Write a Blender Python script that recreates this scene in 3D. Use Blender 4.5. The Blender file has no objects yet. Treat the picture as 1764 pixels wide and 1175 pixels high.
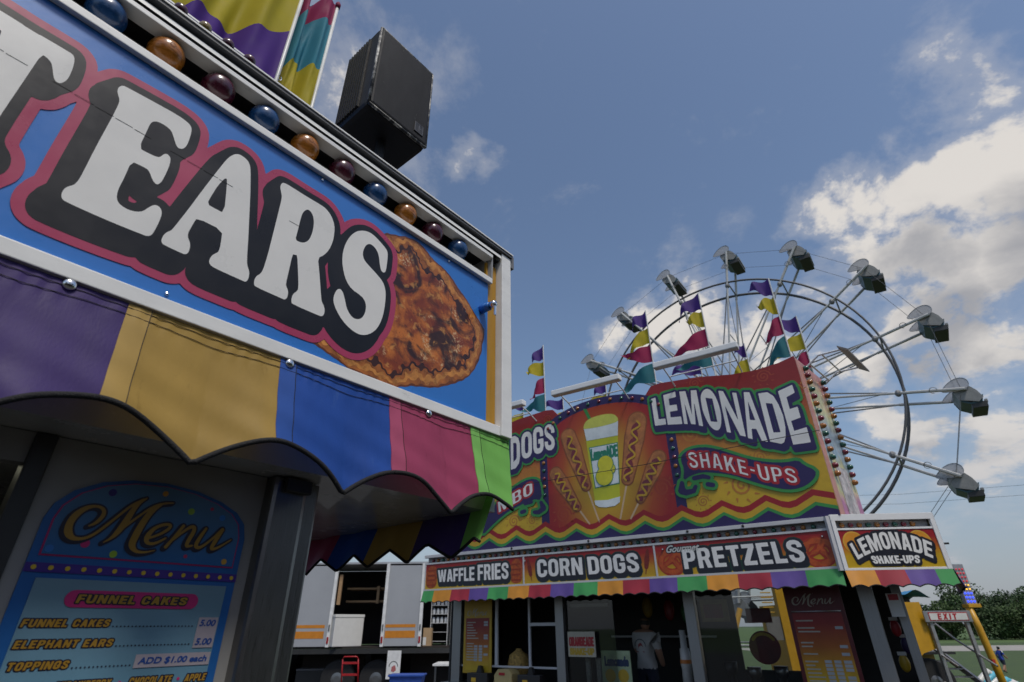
import bpy, bmesh, math, random
import numpy as np
from mathutils import Matrix, Vector

random.seed(7)
rng = np.random.default_rng(7)
SC = bpy.context.scene
COL = SC.collection
PI = math.pi

# ------------------------------------------------------------------ camera
cam_d = bpy.data.cameras.new('camera'); cam = bpy.data.objects.new('camera', cam_d); COL.objects.link(cam)
cam_d.sensor_width = 36.0; cam_d.lens = 18.523; cam_d.clip_start = 0.05; cam_d.clip_end = 3000
cam_d.dof.use_dof = True; cam_d.dof.focus_distance = 2.3; cam_d.dof.aperture_fstop = 4.5
PITCH, ROLL = math.radians(28.532), math.radians(0.528)
cp, sp, cr, sr = math.cos(PITCH), math.sin(PITCH), math.cos(ROLL), math.sin(ROLL)
R0, F0, D0 = Vector((1, 0, 0)), Vector((0, cp, sp)), Vector((0, sp, -cp))
RX = cr*R0 + sr*D0; DX = -sr*R0 + cr*D0
cam.matrix_world = Matrix(((RX.x, -DX.x, -F0.x, 0), (RX.y, -DX.y, -F0.y, 0), (RX.z, -DX.z, -F0.z, 1.9), (0, 0, 0, 1)))
SC.camera = cam

# ------------------------------------------------------------------ sun, sky, exposure
SUN_AZ, SUN_EL = math.radians(152), math.radians(60)
SUN = Vector((math.sin(SUN_AZ)*math.cos(SUN_EL), math.cos(SUN_AZ)*math.cos(SUN_EL), math.sin(SUN_EL)))
sd = bpy.data.lights.new('sun', 'SUN'); so = bpy.data.objects.new('sun', sd); COL.objects.link(so)
sd.energy = 2.0; sd.angle = math.radians(11.0); sd.color = (1.0, 0.95, 0.87)
so.rotation_euler = (-SUN).to_track_quat('-Z', 'Y').to_euler()
SC.view_settings.view_transform = 'Standard'; SC.view_settings.look = 'None'
SC.view_settings.exposure = 0.22; SC.view_settings.gamma = 1.0; SC.view_settings.use_curve_mapping = False
SC.render.engine = 'CYCLES'
SC.cycles.max_bounces = 6; SC.cycles.diffuse_bounces = 3; SC.cycles.glossy_bounces = 3
SC.cycles.transmission_bounces = 4; SC.cycles.transparent_max_bounces = 12
SC.cycles.caustics_reflective = False; SC.cycles.caustics_refractive = False

def build_world():
    w = bpy.data.worlds.new('World'); SC.world = w; w.use_nodes = True
    nt = w.node_tree; nt.nodes.clear(); L = nt.links.new; w.cycles.sampling_method = 'MANUAL'; w.cycles.sample_map_resolution = 256
    def nd(t, **kw):
        n = nt.nodes.new(t)
        for k, v in kw.items():
            if k[0] == 'i' and k[1:].isdigit():
                s = n.inputs[int(k[1:])]
                if hasattr(v, 'is_linked') or hasattr(v, 'links'): L(v, s)
                else: s.default_value = v
            else: setattr(n, k, v)
        return n
    def mth(op, a, b=0.0, c=0.0, clamp=False):
        n = nd('ShaderNodeMath', operation=op, i0=a, i1=b, i2=c); n.use_clamp = clamp; return n.outputs[0]
    def vm(op, a, b=(0, 0, 0)):
        return nd('ShaderNodeVectorMath', operation=op, i0=a, i1=b)
    def ss(x, lo, hi):
        n = nd('ShaderNodeMapRange', interpolation_type='SMOOTHSTEP', i0=x, i1=lo, i2=hi, i3=0.0, i4=1.0); return n.outputs[0]
    sky = nd('ShaderNodeTexSky', sky_type='NISHITA'); sky.sun_disc = False
    sky.sun_elevation = SUN_EL; sky.sun_rotation = SUN_AZ; sky.altitude = 200; sky.air_density = 1.15; sky.dust_density = 1.6; sky.ozone_density = 1.6
    skyc = nd('ShaderNodeHueSaturation', i0=0.501, i1=1.0, i2=1.18, i3=1.0, i4=sky.outputs[0]).outputs[0]
    d = nd('ShaderNodeTexCoord').outputs['Generated']
    d = vm('NORMALIZE', d).outputs[0]
    sep = nd('ShaderNodeSeparateXYZ', i0=d)
    z = mth('MAXIMUM', sep.outputs[2], 0.0)
    inv = mth('DIVIDE', 1.0, mth('ADD', z, 0.22))
    flat = vm('MULTIPLY', d, (1, 1, 0.0)).outputs[0]
    pl = nd('ShaderNodeVectorMath', operation='SCALE', i0=flat); L(inv, pl.inputs[3]); pl = pl.outputs[0]
    def fbm(vec, scale, detail, rough, dist=0.0):
        n = nd('ShaderNodeTexNoise', noise_dimensions='3D'); L(vec, n.inputs['Vector'])
        n.inputs['Scale'].default_value = scale; n.inputs['Detail'].default_value = detail
        n.inputs['Roughness'].default_value = rough; n.inputs['Distortion'].default_value = dist
        return n.outputs[0]
    # cloud banks over the fairground: centre direction, radius, weight
    banks = [((0.502, 0.652, 0.569), .10, .40), ((0.539, 0.617, 0.573), .11, .44), ((0.586, 0.583, 0.563), .12, .46), ((0.636, 0.545, 0.547), .13, .48), ((0.70, 0.50, 0.51), .18, .48),
             ((0.545, 0.666, 0.51), .14, .50), ((0.61, 0.62, 0.48), .16, .52), ((0.67, 0.59, 0.44), .17, .50), ((0.60, 0.67, 0.42), .14, .44), ((0.522, 0.70, 0.48), .12, .44),
             ((0.19, 0.865, 0.46), .09, .40), ((0.26, 0.835, 0.485), .12, .46), ((0.34, 0.81, 0.475), .14, .48), ((0.43, 0.785, 0.45), .14, .48), ((0.44, 0.81, 0.39), .13, .42),
             ((0.55, 0.758, 0.352), .09, .38), ((0.62, 0.713, 0.329), .09, .38), ((0.58, 0.77, 0.26), .13, .40), ((0.67, 0.66, 0.34), .15, .42), ((0.68, 0.70, 0.20), .16, .36), ((0.56, .82, .13), .15, .30), ((0.635, 0.45, 0.635), .11, .38), ((0.66, 0.47, 0.585), .08, .34),
             ((-0.067, 0.673, 0.736), .075, .31), ((-0.26, 0.56, 0.79), .30, .30), ((-0.40, 0.42, 0.81), .34, .36), ((-.6, -.3, .7), .6, .3), ((.6, -.6, .5), .6, .3)]
    wn = nd('ShaderNodeTexNoise'); L(d, wn.inputs['Vector']); wn.inputs['Scale'].default_value = 8.0; wn.inputs['Detail'].default_value = 5.0; wn.inputs['Roughness'].default_value = .6
    wv = vm('SUBTRACT', wn.outputs[1], (.5, .5, .5)).outputs[0]; ws = nd('ShaderNodeVectorMath', operation='SCALE', i0=wv); ws.inputs[3].default_value = .16
    dw = vm('ADD', d, ws.outputs[0]).outputs[0]
    acc = None
    for c, r, wgt in banks:
        dist = vm('DISTANCE', dw, c).outputs['Value']
        f = mth('MULTIPLY', ss(dist, r, 0.0), wgt)
        acc = f if acc is None else mth('MAXIMUM', acc, f)
    base = fbm(pl, 3.6, 9.0, 0.62, 0.3)
    fine = fbm(d, 11.0, 8.0, 0.66)
    dens0 = mth('ADD', mth('ADD', base, mth('MULTIPLY', fine, 0.34)), acc)
    cov = ss(dens0, 0.89, 1.06)
    veil = mth('MULTIPLY', ss(dens0, 0.74, 0.98), 0.25)
    cov = mth('MAXIMUM', cov, veil)
    # self shading: compare density a little further towards the sun with the density here
    off = vm('ADD', pl, (-0.05, -0.14, 0.0)).outputs[0]
    base2 = fbm(off, 3.6, 5.0, 0.58, 0.3)
    up = vm('ADD', dw, (-0.03, -0.05, 0.09)).outputs[0]
    acc2 = None
    for c, r, wgt in banks[:18:2]:
        dist = vm('DISTANCE', up, c).outputs['Value']
        f = mth('MULTIPLY', ss(dist, r, 0.0), wgt)
        acc2 = f if acc2 is None else mth('MAXIMUM', acc2, f)
    dens1 = mth('ADD', mth('ADD', base2, 0.08), acc2)
    shade = ss(dens1, 0.60, 1.15)
    lit = nd('ShaderNodeMix', data_type='RGBA', i0=shade)
    lit.inputs[6].default_value = (7.6, 7.2, 6.75, 1); lit.inputs[7].default_value = (3.7, 3.7, 3.9, 1)
    mix = nd('ShaderNodeMix', data_type='RGBA', i0=mth('MULTIPLY', cov, 0.95))
    L(skyc, mix.inputs[6]); L(lit.outputs[2], mix.inputs[7])
    # haze towards the horizon
    hz = nd('ShaderNodeMix', data_type='RGBA', i0=mth('MULTIPLY', ss(sep.outputs[2], 0.34, 0.0), 0.70))
    L(mix.outputs[2], hz.inputs[6]); hz.inputs[7].default_value = (3.0, 3.35, 4.2, 1)
    bg = nd('ShaderNodeBackground', i0=hz.outputs[2], i1=0.085)
    out = nd('ShaderNodeOutputWorld'); L(bg.outputs[0], out.inputs[0])
build_world()

# ------------------------------------------------------------------ materials
def lin(h):
    h = h.lstrip('#'); c = [int(h[i:i+2], 16)/255 for i in (0, 2, 4)]
    return tuple(x/12.92 if x <= .04045 else ((x+.055)/1.055)**2.4 for x in c)
MATS = {}
def mat(name, col, rough=0.5, metal=0.0, var=0.12, scale=6.0, bump=0.0, bscale=60.0, coat=0.0, grime=None, stretch=(1, 1, 1), trans=0.0, emit=0.0, spec=0.5, bdist=0.003):
    if name in MATS: return MATS[name]
    m = bpy.data.materials.new(name); m.use_nodes = True; MATS[name] = m
    nt = m.node_tree; L = nt.links.new; b = nt.nodes['Principled BSDF']
    if isinstance(col, str): col = lin(col)
    tc = nt.nodes.new('ShaderNodeTexCoord'); mp = nt.nodes.new('ShaderNodeMapping'); mp.inputs['Scale'].default_value = stretch
    L(tc.outputs['Object'], mp.inputs[0])
    n = nt.nodes.new('ShaderNodeTexNoise'); L(mp.outputs[0], n.inputs['Vector'])
    n.inputs['Scale'].default_value = scale; n.inputs['Detail'].default_value = 6; n.inputs['Roughness'].default_value = .62
    mr = nt.nodes.new('ShaderNodeMapRange'); L(n.outputs[0], mr.inputs[0])
    mr.inputs[1].default_value = .3; mr.inputs[2].default_value = .7; mr.inputs[3].default_value = 1-var; mr.inputs[4].default_value = 1+var
    mx = nt.nodes.new('ShaderNodeMix'); mx.data_type = 'RGBA'; mx.blend_type = 'MULTIPLY'; mx.inputs[0].default_value = 1
    mx.inputs[6].default_value = (*col, 1)
    cb = nt.nodes.new('ShaderNodeCombineColor'); [L(mr.outputs[0], cb.inputs[i]) for i in range(3)]
    L(cb.outputs[0], mx.inputs[7]); src = mx.outputs[2]
    if grime:
        g = nt.nodes.new('ShaderNodeTexNoise'); L(mp.outputs[0], g.inputs['Vector']); g.inputs['Scale'].default_value = grime[1]; g.inputs['Detail'].default_value = 10; g.inputs['Roughness'].default_value = .75
        gr = nt.nodes.new('ShaderNodeMapRange'); L(g.outputs[0], gr.inputs[0]); gr.inputs[1].default_value = grime[2]; gr.inputs[2].default_value = grime[2]+.16; gr.inputs[3].default_value = 0; gr.inputs[4].default_value = grime[3]
        m2 = nt.nodes.new('ShaderNodeMix'); m2.data_type = 'RGBA'; L(gr.outputs[0], m2.inputs[0]); L(src, m2.inputs[6]); m2.inputs[7].default_value = (*(lin(grime[0]) if isinstance(grime[0], str) else grime[0]), 1); src = m2.outputs[2]
    L(src, b.inputs['Base Color'])
    r2 = nt.nodes.new('ShaderNodeMapRange'); L(n.outputs[0], r2.inputs[0]); r2.inputs[1].default_value = .3; r2.inputs[2].default_value = .7
    r2.inputs[3].default_value = max(.02, rough-.08); r2.inputs[4].default_value = min(1, rough+.1); L(r2.outputs[0], b.inputs['Roughness'])
    b.inputs['Metallic'].default_value = metal; b.inputs['Coat Weight'].default_value = coat; b.inputs['Specular IOR Level'].default_value = spec
    if trans: b.inputs['Transmission Weight'].default_value = trans
    if emit:
        L(src, b.inputs['Emission Color']); b.inputs['Emission Strength'].default_value = emit
    if bump:
        bn = nt.nodes.new('ShaderNodeTexNoise'); L(mp.outputs[0], bn.inputs['Vector']); bn.inputs['Scale'].default_value = bscale; bn.inputs['Detail'].default_value = 4
        bp = nt.nodes.new('ShaderNodeBump'); bp.inputs['Strength'].default_value = bump; bp.inputs['Distance'].default_value = bdist; L(bn.outputs[0], bp.inputs['Height']); L(bp.outputs[0], b.inputs['Normal'])
    return m
def ramp_mat(name, stops, axis='Z', lo=0.0, hi=1.0, rough=.4, wob=0.0, noise=0.08):
    """printed colour gradient along an object axis"""
    m = bpy.data.materials.new(name); m.use_nodes = True; nt = m.node_tree; L = nt.links.new; b = nt.nodes['Principled BSDF']
    tc = nt.nodes.new('ShaderNodeTexCoord'); sp_ = nt.nodes.new('ShaderNodeSeparateXYZ'); L(tc.outputs['Object'], sp_.inputs[0])
    n = nt.nodes.new('ShaderNodeTexNoise'); n.inputs['Scale'].default_value = 1.6; n.inputs['Detail'].default_value = 3; L(tc.outputs['Object'], n.inputs['Vector'])
    mr = nt.nodes.new('ShaderNodeMapRange'); L(sp_.outputs['XYZ'.index(axis)], mr.inputs[0]); mr.inputs[1].default_value = lo; mr.inputs[2].default_value = hi
    ad = nt.nodes.new('ShaderNodeMath'); ad.operation = 'MULTIPLY_ADD'; L(n.outputs[0], ad.inputs[0]); ad.inputs[1].default_value = wob; L(mr.outputs[0], ad.inputs[2])
    sb = nt.nodes.new('ShaderNodeMath'); sb.operation = 'SUBTRACT'; L(ad.outputs[0], sb.inputs[0]); sb.inputs[1].default_value = wob*.5
    cr_ = nt.nodes.new('ShaderNodeValToRGB'); L(sb.outputs[0], cr_.inputs[0]); e = cr_.color_ramp.elements
    while len(e) < len(stops): e.new(0.5)
    for i, (p, c) in enumerate(stops): e[i].position = p; e[i].color = (*(lin(c) if isinstance(c, str) else c), 1)
    n2 = nt.nodes.new('ShaderNodeTexNoise'); n2.inputs['Scale'].default_value = 9; n2.inputs['Detail'].default_value = 6; L(tc.outputs['Object'], n2.inputs['Vector'])
    m2 = nt.nodes.new('ShaderNodeMapRange'); L(n2.outputs[0], m2.inputs[0]); m2.inputs[1].default_value = .3; m2.inputs[2].default_value = .7; m2.inputs[3].default_value = 1-noise; m2.inputs[4].default_value = 1+noise
    hv = nt.nodes.new('ShaderNodeHueSaturation'); L(m2.outputs[0], hv.inputs['Value']); L(cr_.outputs[0], hv.inputs['Color'])
    L(hv.outputs[0], b.inputs['Base Color']); b.inputs['Roughness'].default_value = rough
    return m

# ------------------------------------------------------------------ mesh helpers
class MB:
    def __init__(s): s.v = []; s.f = []
    def add(s, vs, fs):
        o = len(s.v); s.v += [tuple(v) for v in vs]; s.f += [tuple(i+o for i in f) for f in fs]; return s
    def box(s, x0, x1, y0, y1, z0, z1, bev=0.0):
        if bev <= 0:
            s.add([(x0, y0, z0), (x1, y0, z0), (x1, y1, z0), (x0, y1, z0), (x0, y0, z1), (x1, y0, z1), (x1, y1, z1), (x0, y1, z1)],
                  [(0, 3, 2, 1), (4, 5, 6, 7), (0, 1, 5, 4), (1, 2, 6, 5), (2, 3, 7, 6), (3, 0, 4, 7)]); return s
        bm = bmesh.new(); bmesh.ops.create_cube(bm, size=1.0)
        for v in bm.verts: v.co = Vector(((x0+x1)/2+v.co.x*(x1-x0), (y0+y1)/2+v.co.y*(y1-y0), (z0+z1)/2+v.co.z*(z1-z0)))
        bmesh.ops.bevel(bm, geom=list(bm.edges), offset=bev, segments=2, affect='EDGES', profile=.6)
        bm.verts.index_update(); s.add([v.co[:] for v in bm.verts], [tuple(v.index for v in f.verts) for f in bm.faces]); bm.free(); return s
    def tube(s, p0, p1, r0, r1=None, n=8, caps=True):
        p0, p1 = Vector(p0), Vector(p1); r1 = r0 if r1 is None else r1; d = (p1-p0)
        if d.length < 1e-9: return s
        d.normalize(); a = d.orthogonal().normalized(); b = d.cross(a); vs = []
        for p, r in ((p0, r0), (p1, r1)):
            for i in range(n): t = 2*PI*i/n; vs.append(p+(a*math.cos(t)+b*math.sin(t))*r)
        fs = [(i, (i+1) % n, n+(i+1) % n, n+i) for i in range(n)]
        if caps: fs += [tuple(range(n-1, -1, -1)), tuple(range(n, 2*n))]
        return s.add(vs, fs)
    def path(s, pts, r, n=6, closed=False):
        pts = [Vector(p) for p in pts]; m = len(pts); vs = []
        rr = r if isinstance(r, (list, tuple)) else [r]*m
        ref = None
        for i, p in enumerate(pts):
            d = (pts[(i+1) % m] - pts[i-1]) if closed else (pts[min(i+1, m-1)]-pts[max(i-1, 0)])
            d.normalize()
            if ref is None: ref = d.orthogonal().normalized()
            a = (ref - d*ref.dot(d)); a = a.normalized() if a.length > 1e-6 else d.orthogonal().normalized(); ref = a; b = d.cross(a)
            for k in range(n): t = 2*PI*k/n; vs.append(p+(a*math.cos(t)+b*math.sin(t))*rr[i])
        fs = []
        for i in range(m if closed else m-1):
            j = (i+1) % m
            for k in range(n): fs.append((i*n+k, i*n+(k+1) % n, j*n+(k+1) % n, j*n+k))
        if not closed: fs += [tuple(range(n-1, -1, -1)), tuple(range((m-1)*n, m*n))]
        return s.add(vs, fs)
    def lathe(s, prof, o=(0, 0, 0), ax=(0, 0, 1), n=16):
        o = Vector(o); ax = Vector(ax).normalized(); a = ax.orthogonal().normalized(); b = ax.cross(a); vs = []; fs = []
        for h, r in prof:
            for k in range(n): t = 2*PI*k/n; vs.append(o+ax*h+(a*math.cos(t)+b*math.sin(t))*r)
        for i in range(len(prof)-1):
            for k in range(n): fs.append((i*n+k, i*n+(k+1) % n, (i+1)*n+(k+1) % n, (i+1)*n+k))
        fs.append(tuple(range(n-1, -1, -1))); fs.append(tuple(range((len(prof)-1)*n, len(prof)*n)))
        return s.add(vs, fs)
    def ellipsoid(s, c, rx, ry, rz, nu=12, nv=8):
        vs = []; fs = []
        for j in range(1, nv):
            p = PI*j/nv
            for i in range(nu): t = 2*PI*i/nu; vs.append((c[0]+rx*math.sin(p)*math.cos(t), c[1]+ry*math.sin(p)*math.sin(t), c[2]+rz*math.cos(p)))
        top = len(vs); vs += [(c[0], c[1], c[2]+rz), (c[0], c[1], c[2]-rz)]
        for j in range(nv-2):
            for i in range(nu): fs.append((j*nu+i, (j+1)*nu+i, (j+1)*nu+(i+1) % nu, j*nu+(i+1) % nu))
        for i in range(nu): fs.append((top, i, (i+1) % nu)); fs.append((top+1, (nv-2)*nu+(i+1) % nu, (nv-2)*nu+i))
        return s.add(vs, fs)
    def prism(s, poly, y0, y1):
        """poly in (x, z), extruded along y; convex or simple outline triangulated through bmesh"""
        bm = bmesh.new(); vs = [bm.verts.new((x, y0, z)) for x, z in poly]; f = bm.faces.new(vs)
        r = bmesh.ops.extrude_face_region(bm, geom=[f]); ev = [g for g in r['geom'] if isinstance(g, bmesh.types.BMVert)]
        for v in ev: v.co.y = y1
        bmesh.ops.recalc_face_normals(bm, faces=list(bm.faces)); bmesh.ops.triangulate(bm, faces=[g for g in bm.faces if len(g.verts) > 4])
        bm.verts.index_update(); s.add([v.co[:] for v in bm.verts], [tuple(v.index for v in g.verts) for g in bm.faces]); bm.free(); return s
    def grid(s, fn, nu, nv):
        vs = [fn(i/nu, j/nv) for j in range(nv+1) for i in range(nu+1)]
        fs = [(j*(nu+1)+i, j*(nu+1)+i+1, (j+1)*(nu+1)+i+1, (j+1)*(nu+1)+i) for j in range(nv) for i in range(nu)]
        return s.add(vs, fs)
    def mesh(s, name, m, smooth=False):
        me = bpy.data.meshes.new(name); me.from_pydata(s.v, [], s.f); me.update()
        if m: me.materials.append(m)
        if smooth: me.polygons.foreach_set('use_smooth', [True]*len(me.polygons))
        return me
    def build(s, name, m, parent=None, smooth=False):
        return link(name, s.mesh(name, m, smooth), parent)
def link(name, data, parent=None):
    o = bpy.data.objects.new(name, data); COL.objects.link(o); o.parent = parent; return o
def tag(o, label=None, cat=None, group=None, kind=None):
    for k, v in (('label', label), ('category', cat), ('group', group), ('kind', kind)):
        if v: o[k] = v
    return o
def empty(name, loc, rz=0.0):
    o = link(name, None); o.location = loc; o.rotation_euler = (0, 0, rz); o.empty_display_size = .1; return o
def copy_tree(o, parent=None):
    c = o.copy(); COL.objects.link(c); c.parent = parent
    for k, v in o.items():
        if isinstance(v, str): c[k] = v
    for ch in list(o.children): copy_tree(ch, c)
    return c
def sheet(poly_uv, y, name, m, parent):
    return MB().prism(poly_uv, y, y-0.001).build(name, m, parent)
def bx(name, m, parent, *a, bev=0.0, smooth=False):
    return MB().box(*a, bev=bev).build(name, m, parent, smooth)

# ------------------------------------------------------------------ printed shapes: distance field -> outline mesh
class Field:
    def __init__(s, x0, x1, z0, z1, cell):
        s.x0, s.z0, s.c = x0, z0, cell
        s.nx = int((x1-x0)/cell)+2; s.nz = int((z1-z0)/cell)+2
        s.X, s.Z = np.meshgrid(x0+np.arange(s.nx)*cell, z0+np.arange(s.nz)*cell)
        s.F = np.full(s.X.shape, 9.0, np.float64)
    def _win(s, xs, zs, pad):
        i0 = max(0, int((min(xs)-pad-s.x0)/s.c)); i1 = min(s.nx, int((max(xs)+pad-s.x0)/s.c)+2)
        j0 = max(0, int((min(zs)-pad-s.z0)/s.c)); j1 = min(s.nz, int((max(zs)+pad-s.z0)/s.c)+2)
        return i0, i1, j0, j1
    def poly(s, loops, pad):
        xs = [p[0] for l in loops for p in l]; zs = [p[1] for l in loops for p in l]
        i0, i1, j0, j1 = s._win(xs, zs, pad)
        if i1 <= i0 or j1 <= j0: return s
        X = s.X[j0:j1, i0:i1]; Z = s.Z[j0:j1, i0:i1]
        d2 = np.full(X.shape, 81.0); ins = np.zeros(X.shape, bool)
        for l in loops:
            for k in range(len(l)):
                ax, az = l[k-1]; bx_, bz = l[k]; ex, ez = bx_-ax, bz-az; q = ex*ex+ez*ez
                if q < 1e-14: continue
                t = np.clip(((X-ax)*ex+(Z-az)*ez)/q, 0, 1)
                d2 = np.minimum(d2, (X-ax-t*ex)**2+(Z-az-t*ez)**2)
                if az != bz: ins ^= ((az > Z) != (bz > Z)) & (X < ex*(Z-az)/ez+ax)
        d = np.sqrt(d2); d[ins] *= -1
        s.F[j0:j1, i0:i1] = np.minimum(s.F[j0:j1, i0:i1], d); return s
    def stroke(s, pts, pad):
        i0, i1, j0, j1 = s._win([p[0] for p in pts], [p[1] for p in pts], pad+max(p[2] for p in pts))
        if i1 <= i0 or j1 <= j0: return s
        X = s.X[j0:j1, i0:i1]; Z = s.Z[j0:j1, i0:i1]; d = np.full(X.shape, 9.0)
        for a, b in zip(pts[:-1], pts[1:]):
            ex, ez = b[0]-a[0], b[1]-a[1]; q = ex*ex+ez*ez+1e-14
            t = np.clip(((X-a[0])*ex+(Z-a[1])*ez)/q, 0, 1)
            d = np.minimum(d, np.sqrt((X-a[0]-t*ex)**2+(Z-a[1]-t*ez)**2)-(a[2]+(b[2]-a[2])*t))
        s.F[j0:j1, i0:i1] = np.minimum(s.F[j0:j1, i0:i1], d); return s
    def swept(s, dx, dz, steps=8):
        out = s.F.copy()
        for k in range(1, steps+1):
            i, j = int(round(dx*k/steps/s.c)), int(round(dz*k/steps/s.c)); g = np.full_like(s.F, 9.0)
            ys, yd = (slice(0, s.nz-j), slice(j, s.nz)) if j >= 0 else (slice(-j, s.nz), slice(0, s.nz+j))
            xs, xd = (slice(0, s.nx-i), slice(i, s.nx)) if i >= 0 else (slice(-i, s.nx), slice(0, s.nx+i))
            g[yd, xd] = s.F[ys, xs]; out = np.minimum(out, g)
        return out
    def mesh(s, G, iso, y, name, m, parent):
        G = G-iso; mb = MB(); c = s.c; inn = G < 0
        full = inn[:-1, :-1] & inn[1:, :-1] & inn[:-1, 1:] & inn[1:, 1:]; some = (inn[:-1, :-1] | inn[1:, :-1] | inn[:-1, 1:] | inn[1:, 1:]) & ~full
        V = mb.v; Fc = mb.f
        for j in range(s.nz-1):
            row = full[j]
            if row.any():
                e = np.flatnonzero(np.diff(np.concatenate(([0], row.astype(np.int8), [0]))))
                for a, b in zip(e[::2], e[1::2]):
                    o = len(V); xa, xb, za, zb = s.x0+a*c, s.x0+b*c, s.z0+j*c, s.z0+(j+1)*c
                    V += [(xa, y, za), (xb, y, za), (xb, y, zb), (xa, y, zb)]; Fc.append((o, o+1, o+2, o+3))
            for i in np.flatnonzero(some[j]):
                cs = ((i, j), (i+1, j), (i+1, j+1), (i, j+1)); vals = [G[q, p] for p, q in cs]; poly = []
                for k in range(4):
                    p, q = cs[k], cs[(k+1) % 4]; a, b = vals[k], vals[(k+1) % 4]
                    if a < 0: poly.append((s.x0+p[0]*c, y, s.z0+p[1]*c))
                    if (a < 0) != (b < 0):
                        t = a/(a-b); poly.append((s.x0+(p[0]+(q[0]-p[0])*t)*c, y, s.z0+(p[1]+(q[1]-p[1])*t)*c))
                if len(poly) > 2:
                    o = len(V); V += poly; Fc.append(tuple(range(o, o+len(poly))))
        if not Fc: return None
        return mb.build(name, m, parent)

def offset_stroke(path, w):
    l, r = [], []
    for i, p in enumerate(path):
        a = path[max(i-1, 0)]; b = path[min(i+1, len(path)-1)]; dx, dz = b[0]-a[0], b[1]-a[1]; q = math.hypot(dx, dz) or 1
        nx, nz = -dz/q*w/2, dx/q*w/2; l.append((p[0]+nx, p[1]+nz)); r.append((p[0]-nx, p[1]-nz))
    return l+r[::-1]
_C = [(.5, .62), (.5, .76), (.46, .86), (.39, .903), (.3, .91), (.21, .903), (.14, .86), (.1, .76), (.1, .24), (.14, .14), (.21, .097), (.3, .09), (.39, .097), (.46, .14), (.5, .24), (.5, .38)]
_S = [(.5, .66), (.5, .77), (.455, .86), (.37, .905), (.23, .905), (.145, .86), (.1, .77), (.11, .67), (.17, .595), (.3, .525), (.42, .44), (.49, .35), (.5, .23), (.455, .14), (.37, .095), (.23, .095), (.145, .14), (.1, .23), (.1, .34)]
_O = [(.0, .3), (.02, .16), (.1, .05), (.22, 0), (.38, 0), (.5, .05), (.58, .16), (.6, .3), (.6, .7), (.58, .84), (.5, .95), (.38, 1), (.22, 1), (.1, .95), (.02, .84), (0, .7)]
_OH = [(.2, .3), (.22, .22), (.27, .18), (.33, .18), (.38, .22), (.4, .3), (.4, .7), (.38, .78), (.33, .82), (.27, .82), (.22, .78), (.2, .7)]
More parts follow.
